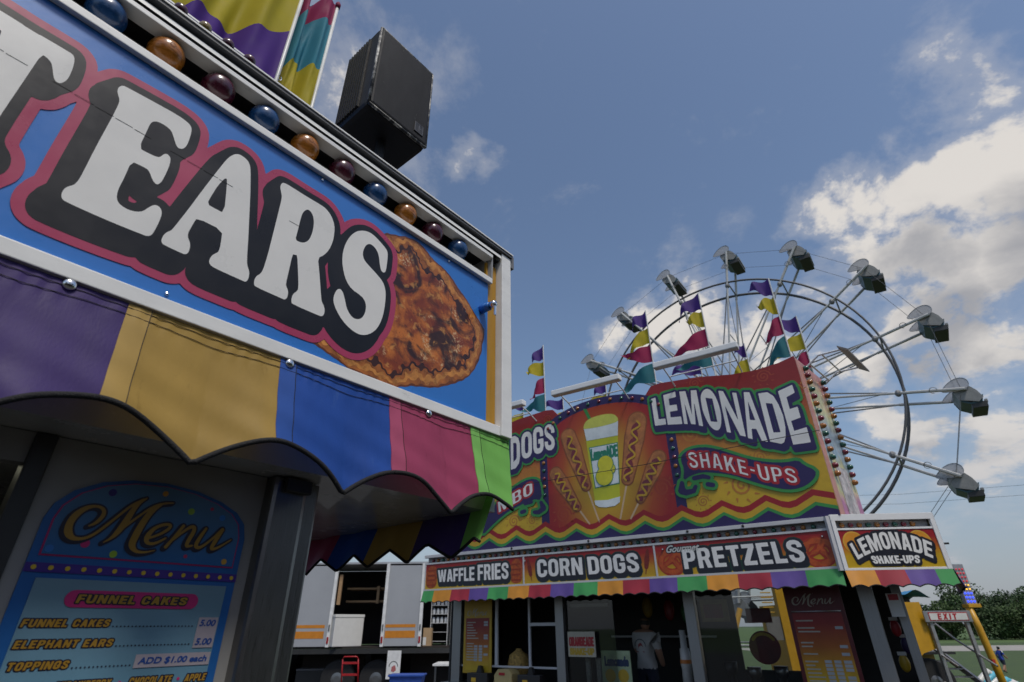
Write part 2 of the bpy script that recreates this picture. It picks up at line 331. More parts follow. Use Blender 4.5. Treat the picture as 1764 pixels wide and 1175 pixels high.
GL = {
 'A': (.62, [[[(0, 0), (.2, 0), (.24, .2), (.38, .2), (.42, 0), (.62, 0), (.43, 1), (.19, 1)], [(.268, .36), (.352, .36), (.31, .74)]]]),
 'B': (.6, [[[(0, 0), (.42, 0), (.55, .06), (.6, .2), (.58, .42), (.5, .52), (.57, .62), (.58, .8), (.53, .94), (.42, 1), (0, 1)], [(.2, .17), (.36, .17), (.4, .24), (.4, .36), (.35, .42), (.2, .42)], [(.2, .59), (.34, .59), (.38, .65), (.38, .77), (.33, .83), (.2, .83)]]]),
 'C': (.6, [[offset_stroke(_C, .2)]]),
 'D': (.6, [[[(0, 0), (.36, 0), (.5, .05), (.58, .16), (.6, .3), (.6, .7), (.58, .84), (.5, .95), (.36, 1), (0, 1)], [(.2, .18), (.33, .18), (.39, .24), (.4, .32), (.4, .68), (.39, .76), (.33, .82), (.2, .82)]]]),
 'E': (.52, [[[(0, 0), (.52, 0), (.52, .19), (.2, .19), (.2, .41), (.48, .41), (.48, .59), (.2, .59), (.2, .81), (.51, .81), (.51, 1), (0, 1)]]]),
 'F': (.5, [[[(0, 0), (.2, 0), (.2, .4), (.46, .4), (.46, .58), (.2, .58), (.2, .81), (.5, .81), (.5, 1), (0, 1)]]]),
 'G': (.6, [[offset_stroke(_C[:-1]+[(.5, .5)], .2)], [[(.3, .36), (.59, .36), (.59, .53), (.3, .53)]]]),
 'H': (.6, [[[(0, 0), (.2, 0), (.2, .4), (.4, .4), (.4, 0), (.6, 0), (.6, 1), (.4, 1), (.4, .59), (.2, .59), (.2, 1), (0, 1)]]]),
 'I': (.2, [[[(0, 0), (.2, 0), (.2, 1), (0, 1)]]]),
 'J': (.5, [[offset_stroke([(.4, 1), (.4, .24), (.36, .14), (.28, .095), (.2, .1), (.13, .15), (.1, .25), (.1, .34)], .2)]]),
 'K': (.62, [[[(0, 0), (.2, 0), (.2, .28), (.27, .4), (.4, 0), (.62, 0), (.41, .57), (.6, 1), (.38, 1), (.2, .6), (.2, 1), (0, 1)]]]),
 'L': (.48, [[[(0, 0), (.48, 0), (.48, .19), (.2, .19), (.2, 1), (0, 1)]]]),
 'M': (.82, [[[(0, 0), (.18, 0), (.18, .62), (.33, 0), (.49, 0), (.64, .62), (.64, 0), (.82, 0), (.82, 1), (.56, 1), (.41, .42), (.26, 1), (0, 1)]]]),
 'N': (.62, [[[(0, 0), (.19, 0), (.19, .58), (.41, 0), (.62, 0), (.62, 1), (.43, 1), (.43, .42), (.21, 1), (0, 1)]]]),
 'O': (.6, [[_O, _OH]]),
 'P': (.58, [[[(0, 0), (.2, 0), (.2, .36), (.38, .36), (.5, .41), (.57, .53), (.58, .68), (.57, .84), (.5, .95), (.38, 1), (0, 1)], [(.2, .53), (.32, .53), (.37, .58), (.38, .68), (.37, .78), (.32, .83), (.2, .83)]]]),
 'R': (.6, [[[(0, 0), (.2, 0), (.2, .4), (.29, .4), (.38, 0), (.6, 0), (.48, .45), (.57, .56), (.58, .72), (.56, .87), (.5, .96), (.4, 1), (0, 1)], [(.2, .56), (.33, .56), (.37, .61), (.38, .7), (.36, .8), (.31, .84), (.2, .84)]]]),
 'S': (.6, [[offset_stroke(_S, .195)]]),
 'T': (.56, [[[(.18, 0), (.38, 0), (.38, .81), (.56, .81), (.56, 1), (0, 1), (0, .81), (.18, .81)]]]),
 'U': (.6, [[offset_stroke([(.1, 1), (.1, .26), (.13, .16), (.2, .1), (.3, .09), (.4, .1), (.47, .16), (.5, .26), (.5, 1)], .2)]]),
 'W': (.9, [[[(0, 1), (.2, 1), (.29, .36), (.36, 1), (.54, 1), (.61, .36), (.7, 1), (.9, 1), (.74, 0), (.53, 0), (.45, .55), (.37, 0), (.16, 0)]]]),
 'X': (.62, [[[(0, 0), (.21, 0), (.31, .3), (.41, 0), (.62, 0), (.43, .5), (.61, 1), (.4, 1), (.31, .71), (.22, 1), (.01, 1), (.19, .5)]]]),
 'Y': (.6, [[[(.2, 0), (.4, 0), (.4, .4), (.6, 1), (.39, 1), (.3, .62), (.21, 1), (0, 1), (.2, .4)]]]),
 'Z': (.54, [[[(0, 0), (.54, 0), (.54, .19), (.25, .19), (.54, .83), (.54, 1), (.02, 1), (.02, .81), (.29, .81), (0, .17)]]]),
 '-': (.3, [[[(0, .38), (.3, .38), (.3, .56), (0, .56)]]]),
 ' ': (.22, []),
}
def block(text, gap=.085):
    """block capitals: list of groups (loops) in a 0..1 x 0..1 box"""
    x = 0; out = []
    for ch in text:
        w, groups = GL[ch]
        for g in groups: out.append([[(px+x, pz) for px, pz in l] for l in g])
        x += w+gap
    W = x-gap
    return [[[(px/W, pz) for px, pz in l] for l in g] for g in out]
def bfont(text, shear=0.0):
    cu = bpy.data.curves.new('type', 'FONT'); cu.body = text; cu.fill_mode = 'NONE' if hasattr(cu, 'fill_mode') else 'NONE'; cu.resolution_u = 4
    o = bpy.data.objects.new('type', cu); COL.objects.link(o); dg = bpy.context.evaluated_depsgraph_get()
    me = o.evaluated_get(dg).to_mesh(); vs = [v.co[:2] for v in me.vertices]; adj = {}
    ec = {}
    for p in me.polygons:
        for k in p.edge_keys: ec[k] = ec.get(k, 0)+1
    es = [tuple(e.vertices) for e in me.edges if ec.get(tuple(sorted(e.vertices)), 0) != 2]
    for a, b in es: adj.setdefault(a, []).append(b); adj.setdefault(b, []).append(a)
    seen = set(); loops = []
    for st in adj:
        if st in seen: continue
        l = [st]; seen.add(st); cur = st
        while True:
            nx = [q for q in adj[cur] if q not in seen]
            if not nx: break
            cur = nx[0]; seen.add(cur); l.append(cur)
        if len(l) > 2: loops.append([(vs[i][0]+shear*vs[i][1], vs[i][1]) for i in l])
    o.evaluated_get(dg).to_mesh_clear(); bpy.data.objects.remove(o); bpy.data.curves.remove(cu)
    xs = [p[0] for l in loops for p in l]; zs = [p[1] for l in loops for p in l]
    a, b = min(xs), max(xs); c, d = 0.0 if min(zs) > -.05 else min(zs), max(zs)
    return [[[((x-a)/(b-a), (z-c)/(d-c)) for x, z in l] for l in loops]]
def warp(groups, fn): return [[[fn(*p) for p in l] for l in g] for g in groups]
def quad(tl, tr, br, bl):
    def f(s, t):
        return ((bl[0]*(1-s)+br[0]*s)*(1-t)+(tl[0]*(1-s)+tr[0]*s)*t, (bl[1]*(1-s)+br[1]*s)*(1-t)+(tl[1]*(1-s)+tr[1]*s)*t)
    return f
def subdiv(groups, step):
    out = []
    for g in groups:
        gg = []
        for l in g:
            ll = []
            for k in range(len(l)):
                a, b = l[k-1], l[k]; n = max(1, int(math.hypot(b[0]-a[0], b[1]-a[1])/step))
                ll += [(a[0]+(b[0]-a[0])*i/n, a[1]+(b[1]-a[1])*i/n) for i in range(1, n+1)]
            gg.append(ll)
        out.append(gg)
    return out
def smooth_loop(l, it=1):
    for _ in range(it):
        o = []
        for k in range(len(l)):
            a, b = l[k-1], l[k]; o += [(a[0]*.75+b[0]*.25, a[1]*.75+b[1]*.25), (a[0]*.25+b[0]*.75, a[1]*.25+b[1]*.75)]
        l = o
    return l
def lettering(groups, layers, parent, cell, y0=-.002, dy=.0012, strokes=()):
    """layers from back to front: (name, grow, (dx,dz) or None, material)"""
    xs = [p[0] for g in groups for l in g for p in l]+[p[0] for s_ in strokes for p in s_]; zs = [p[1] for g in groups for l in g for p in l]+[p[1] for s_ in strokes for p in s_]
    grow = max(l[1] for l in layers); sx = [0]+[l[2][0] for l in layers if l[2]]; sz = [0]+[l[2][1] for l in layers if l[2]]
    pad = grow+3*cell+.008+max([0]+[p[2] for s_ in strokes for p in s_])
    fld = Field(min(xs)-pad+min(sx), max(xs)+pad+max(sx), min(zs)-pad+min(sz), max(zs)+pad+max(sz), cell)
    for g in groups: fld.poly(g, pad+max(map(abs, sx))+max(map(abs, sz)))
    for s_ in strokes: fld.stroke(s_, pad)
    out = []
    for k, (nm, gr, sw, m) in enumerate(layers):
        G = fld.swept(*sw) if sw else fld.F
        out.append(fld.mesh(G, gr, y0-dy*k, nm, m, parent))
    return out
LET_E = [(-1.444,3.061),(-1.445,3.073),(-1.44,3.085),(-1.431,3.087),(-1.374,3.092),(-1.314,3.096),(-1.288,3.092),(-1.278,3.084),(-1.274,3.068),(-1.272,3.029),(-1.274,3.01),(-1.28,2.999),(-1.289,2.997),(-1.296,3.005),(-1.306,3.023),(-1.315,3.037),(-1.33,3.042),(-1.346,3.041),(-1.356,3.034),(-1.36,3.022),(-1.36,2.998),(-1.36,2.934),(-1.34,2.934),(-1.321,2.936),(-1.314,2.942),(-1.31,2.956),(-1.304,2.962),(-1.296,2.958),(-1.292,2.947),(-1.29,2.925),(-1.291,2.888),(-1.293,2.87),(-1.298,2.86),(-1.304,2.861),(-1.312,2.869),(-1.319,2.88),(-1.327,2.889),(-1.341,2.889),(-1.362,2.887),(-1.361,2.833),(-1.362,2.8),(-1.36,2.78),(-1.354,2.765),(-1.344,2.759),(-1.329,2.757),(-1.313,2.762),(-1.303,2.771),(-1.296,2.788),(-1.289,2.801),(-1.281,2.805),(-1.272,2.8),(-1.267,2.788),(-1.266,2.766),(-1.268,2.733),(-1.27,2.72),(-1.277,2.712),(-1.289,2.711),(-1.337,2.708),(-1.392,2.707),(-1.435,2.708),(-1.441,2.711),(-1.445,2.721),(-1.445,2.736),(-1.441,2.746),(-1.434,2.755),(-1.431,2.768),(-1.43,2.786),(-1.431,2.873),(-1.43,2.965),(-1.43,3.007),(-1.431,3.031),(-1.434,3.042),(-1.44,3.051)]
LET_A = [(-1.165,3.076),(-1.157,3.086),(-1.148,3.091),(-1.13,3.089),(-1.119,3.081),(-1.111,3.062),(-1.097,3.001),(-1.081,2.92),(-1.066,2.842),(-1.053,2.77),(-1.048,2.755),(-1.04,2.743),(-1.037,2.726),(-1.038,2.714),(-1.042,2.707),(-1.051,2.707),(-1.094,2.707),(-1.127,2.708),(-1.136,2.713),(-1.139,2.722),(-1.137,2.737),(-1.131,2.748),(-1.125,2.756),(-1.124,2.769),(-1.126,2.788),(-1.131,2.824),(-1.195,2.824),(-1.198,2.807),(-1.201,2.781),(-1.202,2.768),(-1.199,2.757),(-1.191,2.746),(-1.188,2.736),(-1.187,2.721),(-1.189,2.713),(-1.193,2.709),(-1.199,2.708),(-1.241,2.709),(-1.246,2.712),(-1.249,2.72),(-1.248,2.735),(-1.244,2.746),(-1.237,2.755),(-1.234,2.767),(-1.219,2.837),(-1.204,2.916),(-1.184,3.013),(-1.174,3.056)]
LET_AH = [(-1.162,2.995),(-1.155,2.967),(-1.14,2.877),(-1.162,2.877),(-1.185,2.878),(-1.181,2.912),(-1.175,2.952)]
LET_R = [(-1.02,3.06),(-1.021,3.072),(-1.017,3.083),(-1.009,3.086),(-0.992,3.087),(-0.94,3.085),(-0.886,3.086),(-0.867,3.083),(-0.846,3.068),(-0.83,3.041),(-0.825,3.007),(-0.825,2.976),(-0.832,2.939),(-0.845,2.911),(-0.862,2.891),(-0.849,2.848),(-0.826,2.76),(-0.822,2.751),(-0.811,2.738),(-0.808,2.722),(-0.81,2.711),(-0.815,2.705),(-0.824,2.704),(-0.907,2.703),(-0.912,2.709),(-0.913,2.726),(-0.91,2.738),(-0.902,2.749),(-0.9,2.761),(-0.91,2.805),(-0.925,2.866),(-0.931,2.861),(-0.939,2.861),(-0.938,2.798),(-0.938,2.756),(-0.934,2.747),(-0.927,2.738),(-0.925,2.724),(-0.926,2.713),(-0.931,2.706),(-0.94,2.706),(-1.015,2.706),(-1.02,2.711),(-1.022,2.725),(-1.019,2.739),(-1.011,2.75),(-1.007,2.765),(-1.005,2.814),(-1.006,2.905),(-1.007,2.988),(-1.008,3.03),(-1.013,3.044)]
LET_RH = [(-0.928,3.04),(-0.916,3.041),(-0.905,3.03),(-0.898,3.011),(-0.895,2.982),(-0.897,2.951),(-0.903,2.93),(-0.915,2.916),(-0.927,2.912),(-0.941,2.911),(-0.94,2.944),(-0.94,2.996),(-0.938,3.02)]
LET_S = [(-0.729,3.084),(-0.709,3.093),(-0.687,3.094),(-0.657,3.083),(-0.626,3.067),(-0.618,3.054),(-0.616,3.026),(-0.616,2.981),(-0.62,2.97),(-0.627,2.966),(-0.636,2.97),(-0.643,2.988),(-0.652,3.022),(-0.662,3.039),(-0.68,3.05),(-0.697,3.048),(-0.708,3.033),(-0.714,3.011),(-0.714,2.992),(-0.707,2.976),(-0.695,2.967),(-0.649,2.946),(-0.622,2.93),(-0.609,2.907),(-0.604,2.878),(-0.603,2.831),(-0.608,2.787),(-0.621,2.749),(-0.639,2.724),(-0.661,2.707),(-0.685,2.7),(-0.715,2.705),(-0.747,2.722),(-0.772,2.746),(-0.786,2.768),(-0.789,2.788),(-0.785,2.809),(-0.778,2.822),(-0.769,2.824),(-0.759,2.815),(-0.75,2.795),(-0.74,2.77),(-0.725,2.753),(-0.71,2.746),(-0.695,2.749),(-0.682,2.759),(-0.673,2.782),(-0.672,2.805),(-0.679,2.825),(-0.696,2.837),(-0.733,2.843),(-0.756,2.862),(-0.771,2.89),(-0.782,2.925),(-0.785,2.961),(-0.781,2.998),(-0.769,3.036),(-0.751,3.066)]
LET_T = [(-1.646,3.085),(-1.549,3.088),(-1.541,3.086),(-1.536,3.077),(-1.531,3.053),(-1.528,3.016),(-1.531,2.999),(-1.536,2.989),(-1.543,2.988),(-1.55,2.997),(-1.558,3.017),(-1.565,3.031),(-1.574,3.037),(-1.585,3.039),(-1.585,2.97),(-1.585,2.834)]
EAR = [(-0.641,3.136),(-0.59,3.152),(-0.537,3.176),(-0.48,3.187),(-0.448,3.171),(-0.416,3.147),(-0.36,3.136),(-0.303,3.118),(-0.268,3.087),(-0.225,3.059),(-0.18,3.017),(-0.135,2.988),(-0.105,2.96),(-0.124,2.891),(-0.131,2.835),(-0.162,2.772),(-0.216,2.71),(-0.274,2.667),(-0.337,2.638),(-0.397,2.62),(-0.466,2.599),(-0.519,2.578),(-0.565,2.569),(-0.622,2.571),(-0.676,2.577),(-0.719,2.585),(-0.772,2.6),(-0.822,2.611),(-0.833,2.623),(-0.802,2.768),(-0.733,3.006)]
MENU = [[(-1.159,2.093,0.0012),(-1.148,2.1,0.0034),(-1.139,2.117,0.0039),(-1.143,2.13,0.0032),(-1.158,2.134,0.0024),(-1.174,2.128,0.0043),(-1.188,2.112,0.0062),(-1.193,2.092,0.0063),(-1.189,2.075,0.0072),(-1.178,2.066,0.0039),(-1.161,2.067,0.0027),(-1.145,2.077,0.0027),(-1.127,2.1,0.0027),(-1.109,2.125,0.0024),(-1.094,2.145,0.0029),(-1.076,2.16,0.0017)],[(-1.07,2.163,0.0014),(-1.083,2.151,0.0039),(-1.09,2.133,0.0054),(-1.096,2.109,0.0067),(-1.105,2.085,0.0053),(-1.114,2.072,0.0024),(-1.124,2.064,0.001)],[(-1.114,2.073,0.0016),(-1.096,2.098,0.0024),(-1.076,2.122,0.0024),(-1.055,2.146,0.0024),(-1.035,2.157,0.0024),(-1.014,2.161,0.0014)],[(-1.035,2.156,0.0019),(-1.053,2.139,0.0058),(-1.064,2.11,0.0067),(-1.07,2.08,0.0071),(-1.072,2.063,0.0067),(-1.06,2.051,0.0029),(-1.042,2.051,0.0021),(-1.024,2.057,0.001)],[(-1.049,2.078,0.0024),(-1.027,2.088,0.0024),(-1.008,2.103,0.0035),(-1.005,2.113,0.0029),(-1.017,2.114,0.003),(-1.037,2.104,0.0035),(-1.048,2.083,0.0058),(-1.044,2.07,0.0035),(-1.028,2.07,0.0029),(-1.009,2.084,0.0019)],[(-1.004,2.066,0.0035),(-0.992,2.088,0.0031),(-0.979,2.114,0.0035)],[(-0.996,2.079,0.0019),(-0.973,2.106,0.0029),(-0.958,2.117,0.0038),(-0.952,2.108,0.0043),(-0.961,2.082,0.0046),(-0.962,2.07,0.0034),(-0.949,2.074,0.0019)],[(-0.928,2.114,0.0029),(-0.938,2.091,0.0043),(-0.943,2.072,0.0043),(-0.93,2.07,0.0029),(-0.907,2.094,0.0024),(-0.89,2.117,0.0034)],[(-0.889,2.115,0.0034),(-0.902,2.085,0.005),(-0.907,2.069,0.0034),(-0.892,2.073,0.0025),(-0.864,2.095,0.0014)]]

# ================================================================== shared materials
white_al = mat('white_aluminium', (.80, .80, .78), .38, .0, var=.06, scale=12, grime=('#77736a', 26, .60, .5), stretch=(.5, 1, 1.5))
brushed = mat('brushed_steel', (.25, .245, .24), .33, 1.0, var=.12, scale=20, stretch=(40, 1, .6))
chrome = mat('chrome', (.75, .75, .76), .12, 1.0, var=.04)
blackp = mat('black_plastic', (.016, .016, .018), .45, var=.2)
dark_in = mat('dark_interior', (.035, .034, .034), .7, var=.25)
hem_m = mat('black_hem', (.012, .012, .013), .85, bump=.8, bscale=300)
thread_m = mat('black_thread', (.01, .01, .01), .8)
glass_m = None
def make_glass():
    m = bpy.data.materials.new('window_glass'); m.use_nodes = True; nt = m.node_tree; nt.nodes.clear(); L = nt.links.new
    o = nt.nodes.new('ShaderNodeOutputMaterial'); t = nt.nodes.new('ShaderNodeBsdfTransparent'); g = nt.nodes.new('ShaderNodeBsdfGlossy'); mx = nt.nodes.new('ShaderNodeMixShader'); fr = nt.nodes.new('ShaderNodeFresnel')
    t.inputs[0].default_value = (.86, .88, .87, 1); g.inputs['Roughness'].default_value = .03; fr.inputs[0].default_value = 1.5
    L(fr.outputs[0], mx.inputs[0]); L(t.outputs[0], mx.inputs[1]); L(g.outputs[0], mx.inputs[2]); L(mx.outputs[0], o.inputs[0]); return m
glass_m = make_glass()

# ================================================================== NEAR STAND  (u = along the sign, y = depth behind the sign face, z = height)
NEAR_LOC, NEAR_ROT = (-0.039, 1.948, 0.0), math.radians(50.3225)
near = empty('concession_stand', NEAR_LOC, NEAR_ROT)
tag(near, 'close-up white concession stand with blue EARS sign and striped valance at left', 'food stand')
UL = -3.4
sign_blue = mat('sign_blue', (.030, .175, .55), .3, var=.06, scale=3, bump=.05, bscale=40, grime=('#2c4a72', 14, .66, .35), coat=.15)
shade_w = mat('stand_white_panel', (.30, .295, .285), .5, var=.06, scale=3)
# body
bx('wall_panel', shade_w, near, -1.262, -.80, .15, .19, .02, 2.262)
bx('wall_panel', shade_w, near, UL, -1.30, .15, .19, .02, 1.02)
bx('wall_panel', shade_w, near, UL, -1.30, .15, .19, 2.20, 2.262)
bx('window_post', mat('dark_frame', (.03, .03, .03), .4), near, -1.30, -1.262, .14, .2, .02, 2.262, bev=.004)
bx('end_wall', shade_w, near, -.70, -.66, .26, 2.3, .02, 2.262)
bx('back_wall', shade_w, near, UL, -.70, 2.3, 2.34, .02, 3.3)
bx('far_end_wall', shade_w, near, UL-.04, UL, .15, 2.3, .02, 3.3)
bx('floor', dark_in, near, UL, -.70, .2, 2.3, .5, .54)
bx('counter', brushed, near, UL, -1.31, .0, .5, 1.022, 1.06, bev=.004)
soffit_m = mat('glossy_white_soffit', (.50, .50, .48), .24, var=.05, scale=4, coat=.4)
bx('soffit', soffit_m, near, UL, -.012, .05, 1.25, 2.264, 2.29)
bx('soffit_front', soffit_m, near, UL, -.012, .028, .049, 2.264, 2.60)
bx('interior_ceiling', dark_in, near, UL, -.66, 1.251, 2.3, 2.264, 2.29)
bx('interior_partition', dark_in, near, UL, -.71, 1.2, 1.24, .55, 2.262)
st = MB().box(-.80, -.70, .105, .255, .02, 2.262, bev=.012).build('corner_post', brushed, near)
bx('corner_post_edge', brushed, near, -.698, -.655, .125, .255, .02, 2.262, bev=.006)
bx('post_bracket', mat('dark_frame', (.03, .03, .03)), near, -.775, -.70, .085, .104, 2.222, 2.258, bev=.004)
lamp = MB().box(-1.95, -1.315, .30, .40, 2.225, 2.262, bev=.01).build('tube_light', mat('lit_diffuser', (.80, .78, .58), .5, emit=.75, var=.02), near)
# sign box
sign = bx('sign_panel', sign_blue, near, UL, -.097, 0, .02, 2.56, 3.21)
bx('yellow_strip', mat('amber_strip', (.42, .22, .02), .35, var=.1, stretch=(8, 1, 1)), near, -.097, -.033, .012, .024, 2.56, 3.32)
bx('corner_trim', white_al, near, -.030, .030, -.022, .05, 2.535, 3.392, bev=.003)
bx('corner_trim_back', white_al, near, -.0295, .0295, .051, 1.2, 2.535, 2.59)
bx('end_sign_panel', sign_blue, near, -.01, .012, .052, 1.2, 2.591, 3.40)
bx('lower_trim', white_al, near, UL, -.031, -.014, .021, 2.535, 2.572, bev=.0025)
bx('upper_trim', white_al, near, UL, -.085, -.016, .021, 3.199, 3.225, bev=.0025)
channel_m = mat('bulb_channel', (.055, .05, .048), .6, var=.3, scale=9)
bx('bulb_channel', channel_m, near, UL, -.088, .11, .12, 3.20, 3.40)
bx('channel_shelf', channel_m, near, UL, -.088, .022, .109, 3.205, 3.222)
bx('channel_end', mat('channel_end_grey', (.30, .30, .30), .5), near, -.087, -.078, -.01, .12, 3.226, 3.352)
bx('fascia_lip', white_al, near, UL, -.086, -.018, .03, 3.334, 3.352, bev=.002)
bx('fascia_gap', blackp, near, UL, -.032, .0, .1, 3.353, 3.358)
def fascia(s, t):
    u = UL+(-.034-UL)*s; ang = t*PI*.5; return (u, -.022+.028*(1-math.cos(ang)), 3.358+.036*math.sin(ang))
MB().grid(fascia, 1, 10).build('fascia', white_al, near, True)
bx('roof_flange', mat('roof_underside', (.11, .11, .115), .5, var=.15), near, UL-.05, .035, -.030, .05, 3.3955, 3.4125)
bx('roof_deck', mat('roof_grey', (.16, .16, .165), .5, var=.1), near, UL-.05, .030, .051, 2.4, 3.3955, 3.4335)
bx('roof_edge_trim', white_al, near, UL-.05, .036, -.034, -.0305, 3.4075, 3.4135)
bx('flange_end', mat('roof_grey', (.16, .16, .165)), near, .031, .055, -.02, .06, 3.35, 3.417)
# marquee bulbs of the front channel
bulb_mats = [mat('bulb_blue', (.010, .060, .18), .28, coat=.35, var=.25, scale=25), mat('bulb_amber', (.36, .125, .014), .28, coat=.35, var=.35, scale=40, stretch=(1, 1, 4)), mat('bulb_plum', (.065, .008, .022), .28, coat=.35, var=.25, scale=25)]
def dome(r, l, n=18):
    pr = [(0, r*.80), (.004, r*.97), (.010, r)]+[(.010+l*math.sin(a), r*math.cos(a)**.85) for a in [PI/2*k/9 for k in range(1, 9)]]+[(.010+l, .001)]
    return MB().lathe(pr, (0, 0, 0), (0, -1, 0), n)
bulb_me = [dome(.046, .050, 22).mesh('marquee_bulb', m, True) for m in bulb_mats]
rib_me = MB()
for k in range(14):
    a = 2*PI*k/14; rib_me.tube((.040*math.cos(a), -.030, .040*math.sin(a)), (.006*math.cos(a), -.0600, .006*math.sin(a)), .0012, n=4)
rib_me = rib_me.mesh('bulb_ribs', bulb_mats[1])
seq = {0: 0, 1: 1, 2: 2}
for k in range(-13, 10):
    u = -1.531+.1413*k
    if u < UL+.05: continue
    ci = k % 3
    b = link('marquee_bulb', bulb_me[ci], near); b.location = (u, .046, 3.300); b.rotation_euler = (random.uniform(-.06, .06), 0, random.uniform(-.06, .06))
    if ci == 1: link('bulb_ribs', rib_me, b)
# ---- EARS print
pw = mat('print_white', (.74, .73, .70), .30, var=.05, scale=5, coat=.1, grime=('#9a968c', 22, .64, .3)); pk = mat('print_black', (.011, .011, .014), .33, var=.25, spec=.35, grime=('#3a3a3e', 9, .62, .5)); pp = mat('print_pink', (.40, .040, .105), .3, var=.08, coat=.1)
T_right = LET_T[:-1]+[(-1.585, 2.80), (-1.582, 2.775), (-1.572, 2.757), (-1.560, 2.745), (-1.556, 2.730), (-1.558, 2.714), (-1.566, 2.707)]
axis = -1.6183
T_full = T_right+[(2*axis-u, z) for u, z in T_right[::-1]]
groups = [[smooth_loop(l) for l in g] for g in ([T_full], [LET_E], [LET_A, LET_AH], [LET_R, LET_RH], [LET_S])]
def ear_material():
    m = bpy.data.materials.new('fried_dough_print'); m.use_nodes = True; nt = m.node_tree; L = nt.links.new; b = nt.nodes['Principled BSDF']
    tc = nt.nodes.new('ShaderNodeTexCoord')
    def noise(sc, det, ro, di, off):
        mp = nt.nodes.new('ShaderNodeMapping'); mp.inputs['Location'].default_value = off; L(tc.outputs['Object'], mp.inputs[0])
        n = nt.nodes.new('ShaderNodeTexNoise'); n.inputs['Scale'].default_value = sc; n.inputs['Detail'].default_value = det; n.inputs['Roughness'].default_value = ro; n.inputs['Distortion'].default_value = di; L(mp.outputs[0], n.inputs[0]); return n.outputs[0]
    def mask(x, lo, hi):
        r = nt.nodes.new('ShaderNodeMapRange'); r.interpolation_type = 'SMOOTHSTEP'; L(x, r.inputs[0]); r.inputs[1].default_value = lo; r.inputs[2].default_value = hi; return r.outputs[0]
    def mul(a, b_):
        q = nt.nodes.new('ShaderNodeMath'); q.operation = 'MULTIPLY'; L(a, q.inputs[0]); (L(b_, q.inputs[1]) if hasattr(b_, 'links') else q.inputs.__getitem__(1).__setattr__('default_value', b_)); return q.outputs[0]
    def mix(f, c0, c1):
        q = nt.nodes.new('ShaderNodeMix'); q.data_type = 'RGBA'; L(f, q.inputs[0])
        for k, c in ((6, c0), (7, c1)):
            if hasattr(c, 'links'): L(c, q.inputs[k])
            else: q.inputs[k].default_value = (*c, 1)
        return q.outputs[2]
    base = mix(mask(noise(11, 6, .6, .5, (0, 0, 0)), .38, .62), (.22, .038, .007), (.56, .165, .022))
    sugar = mul(mask(noise(95, 4, .7, 0, (3, 0, 1)), .47, .62), mask(noise(7, 4, .55, .8, (1.7, 0, .4)), .50, .62))
    c1 = mix(sugar, base, (.74, .52, .28))
    crumbs = mul(mask(noise(60, 8, .8, 0, (9, 0, 2)), .52, .66), .75)
    c2 = mix(crumbs, c1, (.10, .018, .006))
    fold = mul(mask(noise(6.0, 5, .55, 1.6, (.37, 0, .83)), .54, .42), .94)
    c3 = mix(fold, c2, (.022, .006, .004))
    c3 = mix(mul(mask(noise(26, 5, .6, .4, (5, 0, 3)), .56, .66), .55), c3, (.72, .34, .08)); L(c3, b.inputs['Base Color']); b.inputs['Roughness'].default_value = .28; return m
f_ear = Field(-.86, -.08, 2.55, 3.21, .004); f_ear.poly([smooth_loop(EAR)], .25)
wob = .010*np.sin(f_ear.X*38)+.008*np.sin(f_ear.Z*47+1.3)+.007*np.sin(f_ear.X*110+f_ear.Z*90)+.004*np.sin(f_ear.X*210-f_ear.Z*160)
for k_, (iso, wf, nm_, cm) in enumerate(((0, .15, 'dough_rim_dark_print', mat('rim_dark', (.13, .035, .008), .3, var=.5, scale=16)), (-.007, .3, 'dough_rim_print', mat('rim_orange', (.33, .105, .018), .3, var=.5, scale=22, grime=('#3a1206', 10, .56, .7))), (-.020, .7, 'dough_rim_light_print', mat('rim_light', (.52, .21, .042), .3, var=.45, scale=26, grime=('#6b2a0a', 12, .52, .8))), (-.040, .9, 'dough_rim_inner_print', mat('rim_orange', (.33, .105, .018))), (-.052, 1.0, 'dough_crease_print', mat('rim_crease', (.045, .012, .006), .3, var=.4, scale=18)), (-.064, 1.1, 'dough_print', ear_material()))):
    f_ear.mesh(f_ear.F+wob*wf, iso, -.0004-.0002*k_, nm_, cm, sign)
lettering(groups, [('letter_outline_print', .0445, (-.022, -.047), pp), ('letter_shadow_print', .0225, (-.022, -.047), pk), ('letter_print', 0.0, None, pw)], sign, .003, y0=-.0018, dy=.0004)
# weathered seam across the panel
seam = MB()
for a, b in (((UL, 3.053), (-.93, 2.963)),):
    n = 60
    for k in range(n):
        if random.random() < .35: continue
        u0 = a[0]+(b[0]-a[0])*k/n; u1 = a[0]+(b[0]-a[0])*(k+.9)/n; z0 = a[1]+(b[1]-a[1])*k/n; seam.box(u0, u1, -.0032, -.0029, z0-.0005, z0+.0005)
tag(seam.build('panel_crack', thread_m, sign), kind='stuff')
# latch
lt = MB().lathe([(0, .018), (.045, .018), (.05, .014)], (-.135, 0, 3.05), (0, -1, 0), 16).build('latch', sign_blue, near, True)
MB().lathe([(.05, .015), (.075, .015), (.08, .010)], (-.135, 0, 3.05), (0, -1, 0), 14).build('lock_cylinder', chrome, lt, True)
MB().box(-.139, -.128, -.078, -.072, 2.995, 3.05, bev=.002).build('lock_tab', chrome, lt)
for (u, z) in ((-.33, 3.185), (-.9, 3.186), (-1.2, 2.59)):
    MB().lathe([(0, .005), (.003, .004), (.004, .001)], (u, -.001, z), (0, -1, 0), 10).build('screw', chrome, sign)
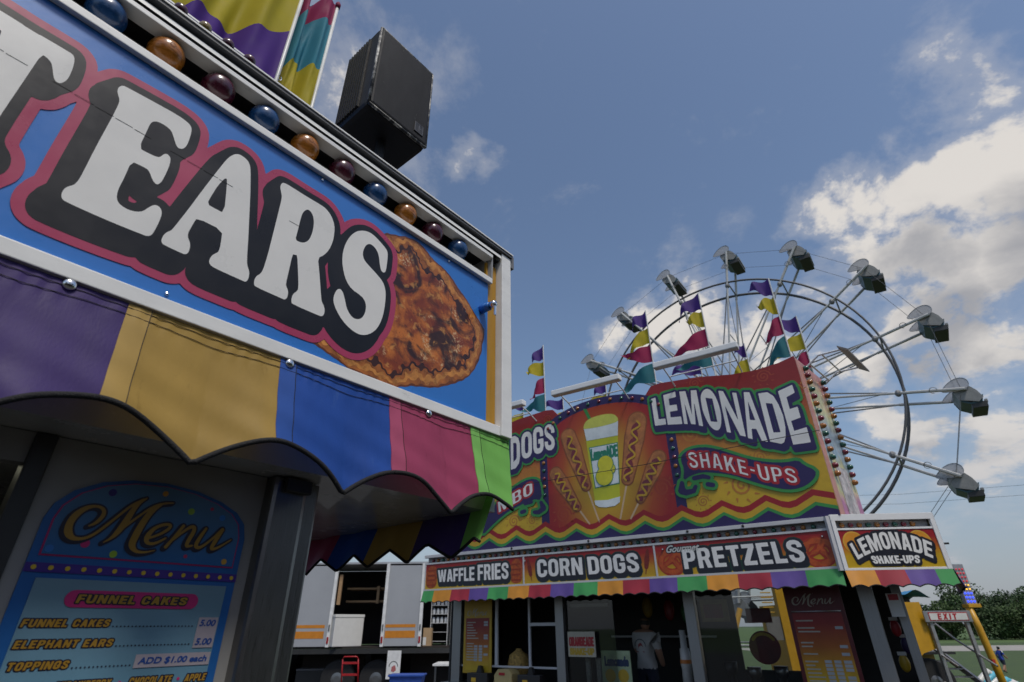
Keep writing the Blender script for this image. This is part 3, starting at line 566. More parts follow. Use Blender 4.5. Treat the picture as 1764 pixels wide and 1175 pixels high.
# ---- valance
V = {'purple': mat('vinyl_purple', (.064, .039, .165), .55, var=.14, scale=7, bump=.16, bscale=220, stretch=(1, 1, .25), grime=('#6a6680', 9, .58, .35)), 'yellow': mat('vinyl_mustard', (.42, .27, .068), .55, var=.12, scale=6, bump=.16, bscale=220, stretch=(1, 1, .25), grime=('#5e4318', 11, .57, .55)),
     'blue': mat('vinyl_blue', (.022, .082, .36), .5, var=.14, scale=6, bump=.16, bscale=220, stretch=(1, 1, .25), grime=('#5a7cae', 10, .58, .4)), 'pink': mat('vinyl_pink', (.36, .058, .128), .52, var=.1, scale=6, bump=.14, bscale=220, stretch=(1, 1, .25), grime=('#4a1422', 13, .58, .6)),
     'green': mat('vinyl_green', (.19, .48, .10), .5, var=.1, scale=6, bump=.14, bscale=220, stretch=(1, 1, .25), grime=('#3f6a2c', 15, .57, .6))}
for m_ in V.values():
    m_.node_tree.nodes['Principled BSDF'].inputs['Specular IOR Level'].default_value = .22
    nt = m_.node_tree; b = nt.nodes['Principled BSDF']; o = [n for n in nt.nodes if n.type == 'OUTPUT_MATERIAL'][0]
    tl = nt.nodes.new('ShaderNodeBsdfTranslucent'); mx = nt.nodes.new('ShaderNodeMixShader'); mx.inputs[0].default_value = .22
    nt.links.new(b.inputs['Base Color'].links[0].from_socket, tl.inputs[0]); nt.links.new(b.outputs[0], mx.inputs[1]); nt.links.new(tl.outputs[0], mx.inputs[2]); nt.links.new(mx.outputs[0], o.inputs[0])
lap = {'purple': (.060, .038, .152), 'yellow': (.39, .255, .072), 'blue': (.026, .080, .31), 'pink': (.35, .066, .132), 'green': (.18, .43, .10)}
lap = {k_: mat('vinyl_lap_'+k_, c_, .55, var=.1, scale=8, spec=.22) for k_, c_ in lap.items()}
def scal(u):
    ph = ((u+1.068)/.3715) % 1.0; w = abs(math.sin(PI*ph)); return 2.205+.088*w**.95
ZT = 2.532
def vpt(u, t, dy=0.0):
    zb = scal(u); z = ZT+(zb-ZT)*t
    gath = math.exp(-((t-.09)/.06)**2); rip = .0016*math.sin(u*150+2*math.sin(u*31))*gath+.009*math.sin(u*13+.6)*t+.004*math.sin(u*41+z*9)*t*t+.0025*math.sin(z*70+u*23)*t
    return (u, -.006-.058*t**1.15-rip-dy, z)
edges = [.028, -.184, -.548, -.907, -1.261]; cols = ['green', 'pink', 'blue', 'yellow', 'purple', 'green', 'pink', 'blue', 'yellow', 'purple', 'green']
while edges[-1] > UL: edges.append(edges[-1]-.358)
for k in range(len(edges)-1):
    u1, u0 = edges[k], max(edges[k+1], UL); c = cols[k]
    tp = (lambda t: .055*t**1.2) if k == 0 else (lambda t: 0.0)
    p = MB().grid(lambda s, t: vpt(u0+(u1-tp(t)-u0)*s, t), 90, 16).build('valance_panel', V[c], near, True); p['label'] = c+' vinyl panel of the valance'
    MB().grid(lambda s, t: vpt(u0+.045*s, t, .0016), 6, 16).build('lap_seam', lap[c], p, True)
    MB().path([vpt(u0+.0455, t/14, .0022) for t in range(15)], .0009, 4).build('stitch', thread_m, p)
    n = 30
    MB().path([(lambda q: (q[0], q[1]-.003, q[2]))(vpt(u0+(u1-tp(1)-u0)*s/n, 1.0)) for s in range(n+1)], .0065, 8).build('hem', hem_m, p, True)
    for tt in (.045, .12):
        MB().path([vpt(u0+(u1-tp(tt)-u0)*s/n, tt+.0010*math.sin(s*.7), .0016) for s in range(n+1)], .0008, 4).build('stitch', thread_m, p)
for u in (-1.368, -.882, -.386, -1.86, -2.35):
    MB().lathe([(0, .0125), (.002, .013), (.005, .0115), (.008, .007), (.009, .001)], (u, -.009, 2.524), (0, -1, -.05), 18).build('snap_stud', chrome, near, True)
# end valance hanging from the overhang at the end of the stand
endc = ['green', 'purple', 'yellow', 'blue', 'pink', 'green']; ye = [.0, .075, .33, .60, .86, 1.10, 1.24]
def ept(y, t):
    ph = (y/.225) % 1.0; zb = 2.165-.055*(1-abs(2*ph-1)); z = ZT+(zb-ZT)*t
    return (.026-.150*t**1.1+.006*math.sin(y*19)*t, y+.02, z)
for k, c in enumerate(endc):
    a, b = ye[k], ye[k+1]; a = a-.03 if k == 0 else a
    p = MB().grid(lambda s, t: ept(a+(b-a)*s, t), 16, 12).build('end_valance_panel', V[c], near, True); p['label'] = c+' vinyl panel of the end valance'
    MB().path([ept(a+(b-a)*s/16, 1.0) for s in range(17)], .0055, 6).build('hem', hem_m, p, True)
MB().path([(-.02, .16, 2.262), (-.02, .16, 2.235), (-.035, .18, 2.225), (-.05, .19, 2.235)], .006, 8).build('valance_hook', blackp, near, True)
# ---- rooftop sign behind the fascia, with its own bulbs
rs = bx('roof_sign', sign_blue, near, UL, -.97, 1.02, 1.06, 3.434, 4.70)
bx('roof_sign_trim', white_al, near, UL, -.969, 1.015, 1.065, 4.7005, 4.712)
small = [dome(.034, .038, 14).mesh('marquee_bulb', m, True) for m in (bulb_mats[2], mat('bulb_yellow', (.26, .17, .04), .15, coat=1.0, var=.3, scale=30), bulb_mats[2])]
for k in range(-14, 4):
    u = -1.353+.119*k; b = link('roof_sign_bulb', small[k % 3], near); b.location = (u, 1.012, 4.672)
# ---- speaker
spk = empty('loudspeaker', NEAR_LOC, NEAR_ROT); tag(spk, 'scuffed black loudspeaker standing on the roof edge of the near stand', 'loudspeaker')
cab = mat('speaker_cabinet', (.008, .008, .009), .5, spec=.3, var=.25, bump=.3, bscale=90); grl = mat('speaker_grille', (.007, .0075, .010), .6, var=.2, spec=.2, bump=.35, bscale=700, grime=('#c9c6bd', 24, .655, .9), stretch=(1.6, 1, .5)); scuff = mat('scuffed_edge', (.018, .018, .02), .5, grime=('#d6d3ca', 38, .47, .9), stretch=(1, 1, .5))
S0, S1, B0, B1 = -.742, -.420, 3.812, 4.345
c = MB().box(S0, S1, .105, .34, B0, B1, bev=.022).build('cabinet', cab, spk, False)
bm_ = MB()
for k in range(9):
    y = .165+k*.019; bm_.box(S0-.010, S0+.004, y, y+.010, B0+.03, B1-.04+.0)
bm_.build('cooling_rib', cab, c)
MB().box(S0+.008, S1-.008, .090, .112, B0+.012, B1-.012, bev=.010).build('grille', grl, spk)
fr = MB()
for a, b in (((S0+.006, B0+.01), (S0+.006, B1-.01)), ((S1-.006, B0+.01), (S1-.006, B1-.01)), ((S0+.006, B1-.008), (S1-.006, B1-.008)), ((S0+.006, B0+.008), (S1-.006, B0+.008))):
    fr.tube((a[0], .100, a[1]), (b[0], .100, b[1]), .0075, n=8)
fr.build('grille_rim', scuff, spk, True)
bd = MB().box(S1-.085, S1-.035, .0865, .0895, B0+.045, B0+.105, bev=.001).build('badge', blackp, spk)
bl = mat('badge_mark', (.10, .10, .11), .4)
MB().box(S1-.083, S1-.037, .0855, .0863, B0+.047, B0+.050).box(S1-.083, S1-.037, .0855, .0863, B0+.100, B0+.103).box(S1-.083, S1-.080, .0855, .0863, B0+.0505, B0+.0995).box(S1-.040, S1-.037, .0855, .0863, B0+.0505, B0+.0995).box(S1-.062, S1-.057, .0855, .0863, B0+.055, B0+.095).box(S1-.056, S1-.047, .0855, .0863, B0+.073, B0+.078).build('badge_mark', bl, bd)
MB().tube((-.58, .22, 3.434), (-.58, .22, B0+.01), .022, n=12).box(-.66, -.50, .14, .30, 3.4345, 3.45, bev=.002).build('stand_pole', blackp, spk)
# ---- flags behind the roof sign
fc = {'yellow': mat('flag_yellow', (.55, .44, .02), .75, var=.06), 'purple': mat('flag_purple', (.085, .022, .26), .75, var=.08), 'magenta': mat('flag_magenta', (.34, .015, .10), .75, var=.08), 'teal': mat('flag_teal', (.045, .27, .36), .75, var=.08)}
for m in fc.values():
    nt = m.node_tree; b = nt.nodes['Principled BSDF']; o = [n for n in nt.nodes if n.type == 'OUTPUT_MATERIAL'][0]
    tl = nt.nodes.new('ShaderNodeBsdfTranslucent'); mx = nt.nodes.new('ShaderNodeMixShader'); mx.inputs[0].default_value = .38
    nt.links.new(b.inputs['Base Color'].links[0].from_socket, tl.inputs[0]); nt.links.new(b.outputs[0], mx.inputs[1]); nt.links.new(tl.outputs[0], mx.inputs[2]); nt.links.new(mx.outputs[0], o.inputs[0])
polem = mat('flag_pole_white', (.62, .62, .60), .4)
def big_flag(name, label, u, yd, zt, zb, width, bands, ph, sag):
    e = empty(name, NEAR_LOC, NEAR_ROT); tag(e, label, 'flag', 'flags on the near stand roof')
    MB().tube((u, yd, 3.434), (u, yd, zt+.02), .013, n=10).build('pole', polem, e, True)
    MB().lathe([(0, .02), (.05, .022), (.075, .012), (.08, .002)], (u, yd, zt-.04), (0, 0, 1), 12).build('pole_sleeve', fc[bands[0][0]], e, True)
    MB().path([(u+.015*math.cos(a)+.012, yd-.01, zt-(zt-zb)*.78+.02*math.sin(a)) for a in [2*PI*k/12 for k in range(12)]], .0025, 5, closed=True).build('tie_ring', chrome, e)
    for cn, t0, t1 in bands:
        def fn(s, t):
            tt = t0+(t1-t0)*t+ (.035*math.sin(s*5+ph)+.012*math.sin(s*12+ph))*(s>0)*min(1, s*4)*(1 if 0 < t0+(t1-t0)*t < 1 else .3)
            z = zt-(zt-zb)*tt-sag*s-.05*s*s
            y = yd+.070*math.sin(s*11+ph+tt*2.4)*min(1, s*3)+.030*math.sin(s*23-tt*7+ph)*min(1, s*2)
            return (u-.012-width*s*(1-.12*tt), y, z)
        MB().grid(fn, 34, 14).build(cn+'_band', fc[cn], e, True)
big_flag('flag', 'large yellow and purple flag flying behind the near stand sign', -.755, 1.30, 6.75, 4.60, .66, [('yellow', 0, .55), ('purple', .55, 1)], .8, .62)
big_flag('flag', 'magenta teal and yellow flag on white pole beside the loudspeaker', -.435, 1.46, 6.52, 4.6, .32, [('magenta', 0, .15), ('teal', .15, .45), ('yellow', .45, 1)], 2.2, .30)

# ---- menu board of the near stand
mb_ = empty('menu_board', NEAR_LOC, NEAR_ROT); tag(mb_, 'light blue arched funnel cake menu board beside the steel corner post', 'menu board')
MY = .149
arch = [(-1.236, 1.55), (-.829, 1.55), (-.829, 2.10), (-.838, 2.135), (-.862, 2.160), (-.905, 2.180), (-.965, 2.196), (-1.035, 2.203), (-1.105, 2.198), (-1.160, 2.184), (-1.203, 2.160), (-1.228, 2.130), (-1.236, 2.10)]
mblue = mat('menu_border_blue', (.012, .10, .32), .4, var=.05); mlight = ramp_mat('menu_field_blue', [(0, (.09, .23, .33)), (.6, (.13, .25, .33)), (1, (.14, .24, .30))], 'Z', 1.7, 2.0); mtop = ramp_mat('menu_head_blue', [(0, (.015, .11, .30)), (1, (.07, .17, .29))], 'Z', 2.03, 2.2)
MB().prism(arch, MY, MY-.006).build('board', mblue, mb_)
cxm, czm = -1.0325, 2.1
def inset(k, zlo): return [((u-cxm)*k+cxm, max(zlo, (z-czm)*k+czm) if z > 1.6 else zlo) for u, z in arch]
sheet([p for p in inset(.93, 2.032)], MY-.0066, 'pink_rule', mat('menu_pink', (.45, .02, .14), .4), mb_)
sheet([p for p in inset(.915, 2.035)], MY-.0082, 'head_print', mtop, mb_)
sheet([(-1.236, 2.002), (-.829, 2.002), (-.829, 2.019), (-1.236, 2.019)], MY-.0068, 'purple_band', mat('menu_purple', (.05, .02, .22), .4), mb_)
yl = mat('menu_yellow', (.62, .42, .03), .4); navy = mat('menu_navy', (.012, .012, .03), .4)
md = MB()
for k in range(15): md.lathe([(0, .0045), (.0006, .0045)], (-1.222+.0272*k, MY-.0083, 2.0105), (0, -1, 0), 10)
md.build('band_dots', yl, mb_)
sheet([(-1.212, 1.56), (-.848, 1.56), (-.848, 1.992), (-1.212, 1.992)], MY-.0070, 'field_print', mlight, mb_)
for (u, z), c_, r in (((-1.137, 2.165), (.03, .02, .2), .0075), ((-1.035, 2.179), (.6, .28, .02), .006), ((-.97, 2.148), (.25, .42, .03), .0075), ((-.925, 2.160), (.5, .03, .1), .004), ((-.896, 2.143), (.03, .2, .6), .007), ((-1.154, 2.059), (.5, .02, .15), .008), ((-1.099, 2.043), (.3, .45, .03), .007), ((-.957, 2.05), (.5, .03, .1), .004), ((-.868, 2.045), (.6, .33, .04), .0065), ((-1.209, 2.045), (.03, .17, .5), .007)):
    MB().lathe([(0, r), (.0006, r)], (u, MY-.0094, z), (0, -1, 0), 18).build('confetti_dot', mat('dot_%d_%d' % (int(-u*1000), int(z*1000)), c_, .4), mb_)
gold = mat('menu_gold', (.34, .19, .025), .35)
def chaikin(st, it=2):
    for _ in range(it):
        o = [st[0]]
        for a_, b_ in zip(st[:-1], st[1:]): o += [tuple(x*.75+y*.25 for x, y in zip(a_, b_)), tuple(x*.25+y*.75 for x, y in zip(a_, b_))]
        st = o+[st[-1]]
    return st
MENU = [chaikin(st_) for st_ in MENU]
lettering([], [('menu_title_shadow', .0035, (-.004, -.003), navy), ('menu_title', 0, None, gold)], mb_, .0012, y0=MY-.0105, dy=.0008, strokes=MENU)
sheet([(-1.140+.0155*math.cos(q), 1.9575+.0155*math.sin(q)) for q in [PI/2+PI*k/10 for k in range(11)]]+[(-.920+.0155*math.cos(q), 1.9575+.0155*math.sin(q)) for q in [-PI/2+PI*k/10 for k in range(11)]], MY-.0084, 'heading_pill', mat('menu_pink', (.45, .02, .14)), mb_)
def mtext(t, u0, u1, z0, z1, fill, edge, yy, sl=.16):
    lettering(warp(block(t, .13), lambda s, q: (u0+(u1-u0)*s+sl*(z1-z0)*q, z0+(z1-z0)*q)), [('menu_line_shadow', .0024, None, edge), ('menu_line', .0002, None, fill)], mb_, .0011, y0=yy, dy=.0008)
mtext('FUNNEL CAKES', -1.136, -.930, 1.950, 1.965, gold, navy, MY-.0100)
mtext('FUNNEL CAKES', -1.208, -1.066, 1.908, 1.921, gold, navy, MY-.0084)
mtext('ELEPHANT EARS', -1.207, -1.05, 1.873, 1.886, gold, navy, MY-.0084)
mtext('TOPPINGS', -1.205, -1.113, 1.838, 1.851, gold, navy, MY-.0084)
mtext('STRAWBERRY', -1.124, -1.033, 1.803, 1.816, gold, navy, MY-.0084)
mtext('CHOCOLATE', -1.000, -.920, 1.803, 1.816, gold, navy, MY-.0084)
mtext('APPLE', -.893, -.850, 1.803, 1.816, gold, navy, MY-.0084)
wp = mat('price_patch', (.34, .30, .33), .5); pb = mat('price_blue', (.015, .06, .25), .4)
sheet([(-.893, 1.866), (-.850, 1.866), (-.850, 1.926), (-.893, 1.926)], MY-.0084, 'price_patch', wp, mb_)
sheet([(-1.0, 1.833), (-.850, 1.833), (-.850, 1.857), (-1.0, 1.857)], MY-.0084, 'price_patch', wp, mb_)
def ptext(t, u0, u1, z0, z1, m, par, yy, grow=.0006, cell=.0009, sh=.15, name='price'):
    lettering(warp(bfont(t, sh), lambda s, q: (u0+(u1-u0)*s, z0+(z1-z0)*q)), [(name, grow, None, m)], par, cell, y0=yy)
ptext('5.00', -.889, -.855, 1.909, 1.921, pb, mb_, MY-.0100); ptext('5.00', -.889, -.855, 1.872, 1.884, pb, mb_, MY-.0100); ptext('ADD $1.00 each', -.993, -.857, 1.838, 1.851, pb, mb_, MY-.0100)
md = MB()
for z, u0, u1 in ((1.9085, -1.058, -.900), (1.8735, -1.042, -.900), (1.8385, -1.105, -1.006)):
    u = u0
    while u < u1: md.lathe([(0, .0016), (.0005, .0016)], (u, MY-.0084, z), (0, -1, 0), 6); u += .0070
tag(md.build('leader_dots', navy, mb_), kind='stuff')
for u in (-1.016, -.906, -1.14): MB().lathe([(0, .003), (.0005, .003)], (u, MY-.0084, 1.809), (0, -1, 0), 10).build('bullet_dot', mat('menu_pink', (.45, .02, .14)), mb_)

# ================================================================== GROUND
def ground():
    g = mat('grass_ground', (.045, .075, .018), .9, var=.35, scale=1.2, bump=.6, bscale=25, bdist=.03, grime=('#4a4430', .6, .60, .5))
    o = MB().grid(lambda s, t: (-400+900*s, -300+1300*t, 0.0), 4, 4).build('grass_ground', g); tag(o, kind='structure')
    lot = mat('asphalt_lot', (.045, .044, .042), .9, var=.25, scale=3, bump=.7, bscale=60, bdist=.01)
    o = MB().add([(-30, -20, .004), (9.3, -20, .004), (9.3, 30, .004), (-30, 30, .004)], [(0, 1, 2, 3)]).build('asphalt_lot', lot); tag(o, kind='structure')
    rd_ = mat('gravel_road', (.30, .28, .25), .95, var=.2, scale=.8, bump=.5, bscale=20, bdist=.02)
    o = MB().add([(20, 47, .008), (140, 51, .008), (140, 62, .008), (20, 58, .008)], [(0, 1, 2, 3)]).build('gravel_road', rd_); tag(o, kind='structure')
    fm = mat('crop_field', (.065, .11, .025), .9, var=.3, scale=.3)
    o = MB().add([(-150, 64, .006), (300, 70, .006), (400, 500, .006), (-300, 500, .006)], [(0, 1, 2, 3)]).build('crop_field', fm); tag(o, kind='structure')
ground()

# ================================================================== FAR STAND
FAR_LOC, FAR_ROT = (4.177, 7.362, 0.0), math.radians(-33.4)
far = empty('concession_stand', FAR_LOC, FAR_ROT); tag(far, 'lemonade and corn dog stand with tall red billboard and striped valance', 'food stand')
gal = mat('grey_aluminium', (.56, .56, .57), .42, var=.06, scale=9)
FL = -7.09
red_panel = [ramp_mat('snack_sign_gradient', [(0, (.52, .33, .015)), (.28, (.50, .26, .012)), (.55, (.42, .09, .012)), (.8, (.32, .012, .012)), (1, (.30, .010, .012))], 'Z', 2.56, 3.0, wob=.12)]
fpw = mat('sign_white', (.76, .75, .73), .4, var=.05); fpk = mat('sign_black', (.012, .013, .022), .4); fpg = mat('sign_dark_green', (.012, .045, .03), .4)
panels = [(FL, -4.815), (-4.79, -2.425), (-2.40, -.02)]; psign = []
for a, b in panels: psign.append(bx('snack_sign', red_panel[0], far, a, b, 0, .02, 2.55, 3.01))
psign[0]['label'] = 'waffle fries sign panel'; psign[1]['label'] = 'corn dogs sign panel'; psign[2]['label'] = 'pretzels sign panel'
bx('sign_trim', gal, far, FL-.02, .0, -.010, .021, 2.532, 2.560); bx('sign_trim', gal, far, FL-.02, .0, -.010, .021, 3.0, 3.028)
for u in (FL, -4.802, -2.412): bx('sign_divider', gal, far, u-.014, u+.014, -.008, .022, 2.561, 2.999)
bx('header_trim', gal, far, FL-.02, .03, -.03, .03, 3.118, 3.172, bev=.004)
bx('bulb_recess', mat('recess_grey', (.34, .34, .35), .5), far, FL, -.02, .07, .08, 3.02, 3.13)
for u in (-6.4, -5.03, -3.5, -1.85, -1.05): MB().lathe([(0, .018), (.015, .018), (.02, .008)], (u, -.03, 3.15), (0, -1, 0), 10).build('bolt', blackp, far)
fb = [dome(.034, .035, 12).mesh('marquee_bulb', m, True) for m in (mat('cap_amber', (.30, .11, .012), .2, coat=.8, var=.2), mat('cap_red', (.16, .010, .025), .2, coat=.8, var=.2), mat('cap_green', (.010, .085, .055), .2, coat=.8, var=.2))]
for k in range(55):
    u = -.17-.1255*k; b = link('marquee_bulb', fb[[2, 0, 1, 0][k % 4]], far); b.location = (u, .068, 3.068)
def text_panel(t, q, parent, grow=0.0, sw=(.012, -.045), gap=.085, cell=.0075, g1=.028, edge=None):
    layers = [('lettering_edge', g1+.012, sw, edge or fpg), ('lettering_shadow', g1, sw, fpk), ('lettering', grow, None, fpw)]
    lettering(warp(block(t, gap), quad(*q)), layers, parent, cell, y0=-.002, dy=.0010)
text_panel('WAFFLE', ((-6.77, 2.885), (-5.88, 2.90), (-5.875, 2.66), (-6.75, 2.675)), psign[0], gap=.05)
text_panel('FRIES', ((-5.81, 2.925), (-5.12, 2.925), (-5.12, 2.655), (-5.80, 2.66)), psign[0], gap=.07)
text_panel('CORN', ((-4.53, 2.93), (-3.66, 2.91), (-3.655, 2.65), (-4.52, 2.65)), psign[1])
text_panel('DOGS', ((-3.565, 2.91), (-2.69, 2.915), (-2.68, 2.635), (-3.55, 2.645)), psign[1])
text_panel('PRETZELS', ((-1.99, 2.905), (-.37, 2.915), (-.35, 2.635), (-1.985, 2.635)), psign[2], gap=.1)
ptext('Gourmet', -2.22, -1.72, 2.88, 2.975, fpk, psign[2], -.003, grow=.016, cell=.006, sh=.5, name='script_shadow'); ptext('Gourmet', -2.22, -1.72, 2.88, 2.975, mat('script_grey', (.55, .55, .52), .4), psign[2], -.005, grow=.003, cell=.005, sh=.5, name='script')
# food prints on the snack panels
def blob_print(poly, name, m, parent, y, cell=.01):
    f = Field(min(p[0] for p in poly)-.03, max(p[0] for p in poly)+.03, min(p[1] for p in poly)-.03, max(p[1] for p in poly)+.03, cell); f.poly([smooth_loop(poly, 2)], .1); return f.mesh(f.F, 0, y, name, m, parent)
frym = mat('fries_print', (.38, .07, .012), .4, var=.5, scale=22, grime=('#5a0f04', 14, .5, .7)); pret = mat('pretzel_print', (.36, .030, .010), .4, var=.3, scale=7); prh = mat('pretzel_shine', (.62, .30, .06), .4)
for a, b in ((-7.06, -6.80), (-5.09, -4.85)):
    blob_print([(a, 2.58), (b, 2.57), (b+.02, 2.75), (b-.01, 2.96), (a+.08, 2.98), (a-.0, 2.85)], 'waffle_fry_print', frym, psign[0], -.0015)
    w = MB()
    for k in range(4):
        z = 2.62+k*.085; MB.box(w, a+.03, b-.02, -.0032, -.0026, z, z+.022)
    w.build('fry_cut_print', mat('fry_cut', (.26, .03, .008), .5), psign[0])
for cx_ in (-2.16, -.18):
    f = Field(cx_-.26, cx_+.26, 2.56, 3.0, .008)
    ring = [(cx_+.17*math.cos(a), 2.745+.145*math.sin(a), .052) for a in [2*PI*k/28 for k in range(29)]]; f.stroke(ring, .1); f.stroke([(cx_-.13, 2.70, .03), (cx_-.02, 2.76, .045), (cx_+.07, 2.86, .05)], .1); f.stroke([(cx_+.10, 2.66, .04), (cx_+.05, 2.74, .05)], .1)
    pr_ = f.mesh(f.F, 0, -.0015, 'pretzel_print', pret, psign[2])
    f.mesh(f.F+.02+.012*np.sin(f.X*40)*np.cos(f.Z*35), 0, -.0028, 'pretzel_shine_print', mat('pretzel_hi', (.44, .075, .014), .4, var=.3, scale=12), psign[2])
for cx_ in (-4.68, -2.55):
    f = Field(cx_-.12, cx_+.12, 2.56, 3.0, .008); sg = 1 if cx_ < -4 else -1
    f.stroke([(cx_-.03*sg, 2.94, .02), (cx_, 2.80, .042), (cx_+.02*sg, 2.70, .032)], .1); f.stroke([(cx_+.02*sg, 2.70, .008), (cx_+.04*sg, 2.60, .006)], .1)
    f.mesh(f.F, 0, -.0015, 'corn_dog_print', mat('dog_small_print', (.18, .018, .01), .4, var=.4, scale=20), psign[1])
for u in (-4.76, -2.27, -.09): MB().lathe([(0, .014), (.02, .014), (.03, .008)], (u, 0, 2.93), (0, -1, 0), 10).build('latch_knob', chrome, far)
# valance stripes
FV = {'green': mat('stripe_green', (.045, .27, .075), .6, var=.12, scale=4), 'purple': mat('stripe_purple', (.095, .055, .25), .6, var=.12, scale=4), 'red': mat('stripe_red', (.30, .018, .035), .6, var=.12, scale=4), 'orange': mat('stripe_orange', (.55, .23, .022), .6, var=.12, scale=4)}
def valance(P0_, d_, n_, length, w, seq0, zt, zb, parent, lean=.05, nm='valance_panel'):
    """striped cloth along direction d_ (2D) starting at P0_, outward normal n_"""
    k = 0; s0 = 0.0
    while s0 < length-1e-6:
        s1 = min(s0+w, length); c = seq0[k % len(seq0)]
        def fn(s, t):
            a = s0+(s1-s0)*s; o = .012+lean*t+.010*math.sin(a*9+1)*t+.006*math.sin(a*23)*t
            sc_ = .028*abs(math.sin(PI*a/.2))
            z = zt+(zb+sc_-zt)*t
            return (P0_[0]+d_[0]*a+n_[0]*o, P0_[1]+d_[1]*a+n_[1]*o, z)
        p = MB().grid(fn, 18, 6).build(nm, FV[c], parent, True)
        MB().path([(lambda q: (q[0]+n_[0]*.004, q[1]+n_[1]*.004, q[2]))(fn(i/18, 1.0)) for i in range(19)], .008, 5).build('hem', hem_m, p)
        s0 = s1; k += 1
valance((.03, -.002), (-1, 0), (0, -1), 7.13, .4285, ['green', 'purple', 'red', 'orange'], 2.531, 2.315, far)
# chamfered corner sign (own local frame inside the stand)
CA, CB = (.056, -.05), (1.19, .58)
cl = math.hypot(CB[0]-CA[0], CB[1]-CA[1]); cd_ = ((CB[0]-CA[0])/cl, (CB[1]-CA[1])/cl); cn_ = (cd_[1], -cd_[0]); crot = math.atan2(cd_[1], cd_[0])
valance((CA[0], CA[1]), cd_, cn_, cl, cl/3.6, ['orange', 'red', 'purple', 'green'], 2.50, 2.30, far, nm='corner_valance_panel')
def cpart(name, m, *a, bev=0.0, parent=None):
    o = MB().box(*a, bev=bev).build(name, m, far); o.location = (CA[0], CA[1], 0); o.rotation_euler = (0, 0, crot); return o
csign = cpart('corner_sign', ramp_mat('corner_sign_gradient', [(0, (.52, .34, .015)), (.3, (.50, .30, .012)), (.55, (.42, .10, .012)), (.8, (.30, .012, .02)), (1, (.28, .010, .02))], 'Z', 2.53, 2.99, wob=.12), .06, cl-.05, .0, .02, 2.52, 3.0); csign['label'] = 'angled lemonade shake-ups corner sign'
wal = mat('bright_white_aluminium', (.78, .78, .78), .35, var=.04)
for a in ((.0, cl, -.012, .03, 3.105, 3.185), (.05, cl-.05, -.008, .025, 2.985, 3.01), (.05, cl-.05, -.008, .025, 2.50, 2.528), (.0, .05, -.014, .03, 2.50, 3.104), (cl-.05, cl, -.014, .03, 2.50, 3.104)): cpart('corner_sign_trim', wal, *a, bev=.003)
cpart('corner_sign_trim', gal, -.05, -.002, .0, .06, 2.50, 3.17, bev=.003)
cpart('corner_bulb_recess', mat('recess_grey', (.34, .34, .35), .5), .05, cl-.05, .07, .08, 3.01, 3.105)
for k in range(9):
    b = link('corner_bulb', fb[[0, 1, 0, 2, 0, 1, 2, 1, 0][k]], far); s_ = .15+k*.112; b.location = (CA[0]+cd_[0]*s_-cn_[0]*.06, CA[1]+cd_[1]*s_-cn_[1]*.06, 3.055); b.rotation_euler = (0, 0, crot)
om = mat('orange_slice', (.62, .25, .02), .4, var=.15); omr = mat('orange_rind', (.60, .36, .05), .4)
for cx_ in (.22, cl-.26):
    MB().lathe([(0, .14), (.0008, .14)], (cx_, -.0012, 2.83), (0, -1, 0), 28).build('orange_rind_print', omr, csign); MB().lathe([(0, .125), (.0008, .125)], (cx_, -.0024, 2.83), (0, -1, 0), 28).build('orange_print', om, csign)
def archw(u0, u1, zb, h, rise):
    def f(s, t):
        a = (s-.5)*2; u = u0+(u1-u0)*s; fan = (s-.5)*.10*t
        return (u+fan, zb+rise*(1-a*a)+h*t*(1.05-.12*a*a))
    return f
mid = (cl)/2
lettering(warp(subdiv(block('LEMONADE', .09), .06), archw(.20, cl-.18, 2.625, .20, .12)), [('lettering_shadow', .030, (.006, -.03), fpk), ('lettering', .0, None, fpw)], csign, .006, y0=-.0042, dy=.0018)
lettering(warp(block('SHAKE-UPS', .09), quad((.36, 2.665), (cl-.34, 2.665), (cl-.36, 2.575), (.38, 2.575))), [('lettering_shadow', .024, (.004, -.012), fpk), ('lettering', .002, None, fpw)], csign, .005, y0=-.0086, dy=.0018)
# end wall side past the corner
ed = (.03, .9996); en = (.9996, -.03)
def epart(name, m, s0, s1, o0, o1, z0, z1):
    vs = [(CB[0]+ed[0]*s+en[0]*o, CB[1]+ed[1]*s+en[1]*o, z) for z in (z0, z1) for s, o in ((s0, o0), (s1, o0), (s1, o1), (s0, o1))]
    return MB().add(vs, [(0, 1, 2, 3), (7, 6, 5, 4), (0, 4, 5, 1), (1, 5, 6, 2), (2, 6, 7, 3), (3, 7, 4, 0)]).build(name, m, far)
epart('end_sign', mat('end_sign_pale', (.62, .58, .55), .5, var=.25, scale=3), .03, 1.9, -.02, .0, 2.52, 3.1); epart('end_sign_trim', wal, .0, 1.9, -.03, .015, 3.1005, 3.18); epart('end_sign_trim', wal, .0, .05, .001, .015, 2.5, 3.1); epart('end_sign_bracket', blackp, .7, .76, .0, .10, 2.86, 2.88)
valance((CB[0], CB[1]), ed, en, 1.9, .38, ['purple', 'red', 'green', 'orange'], 2.52, 2.28, far, nm='end_valance_panel')
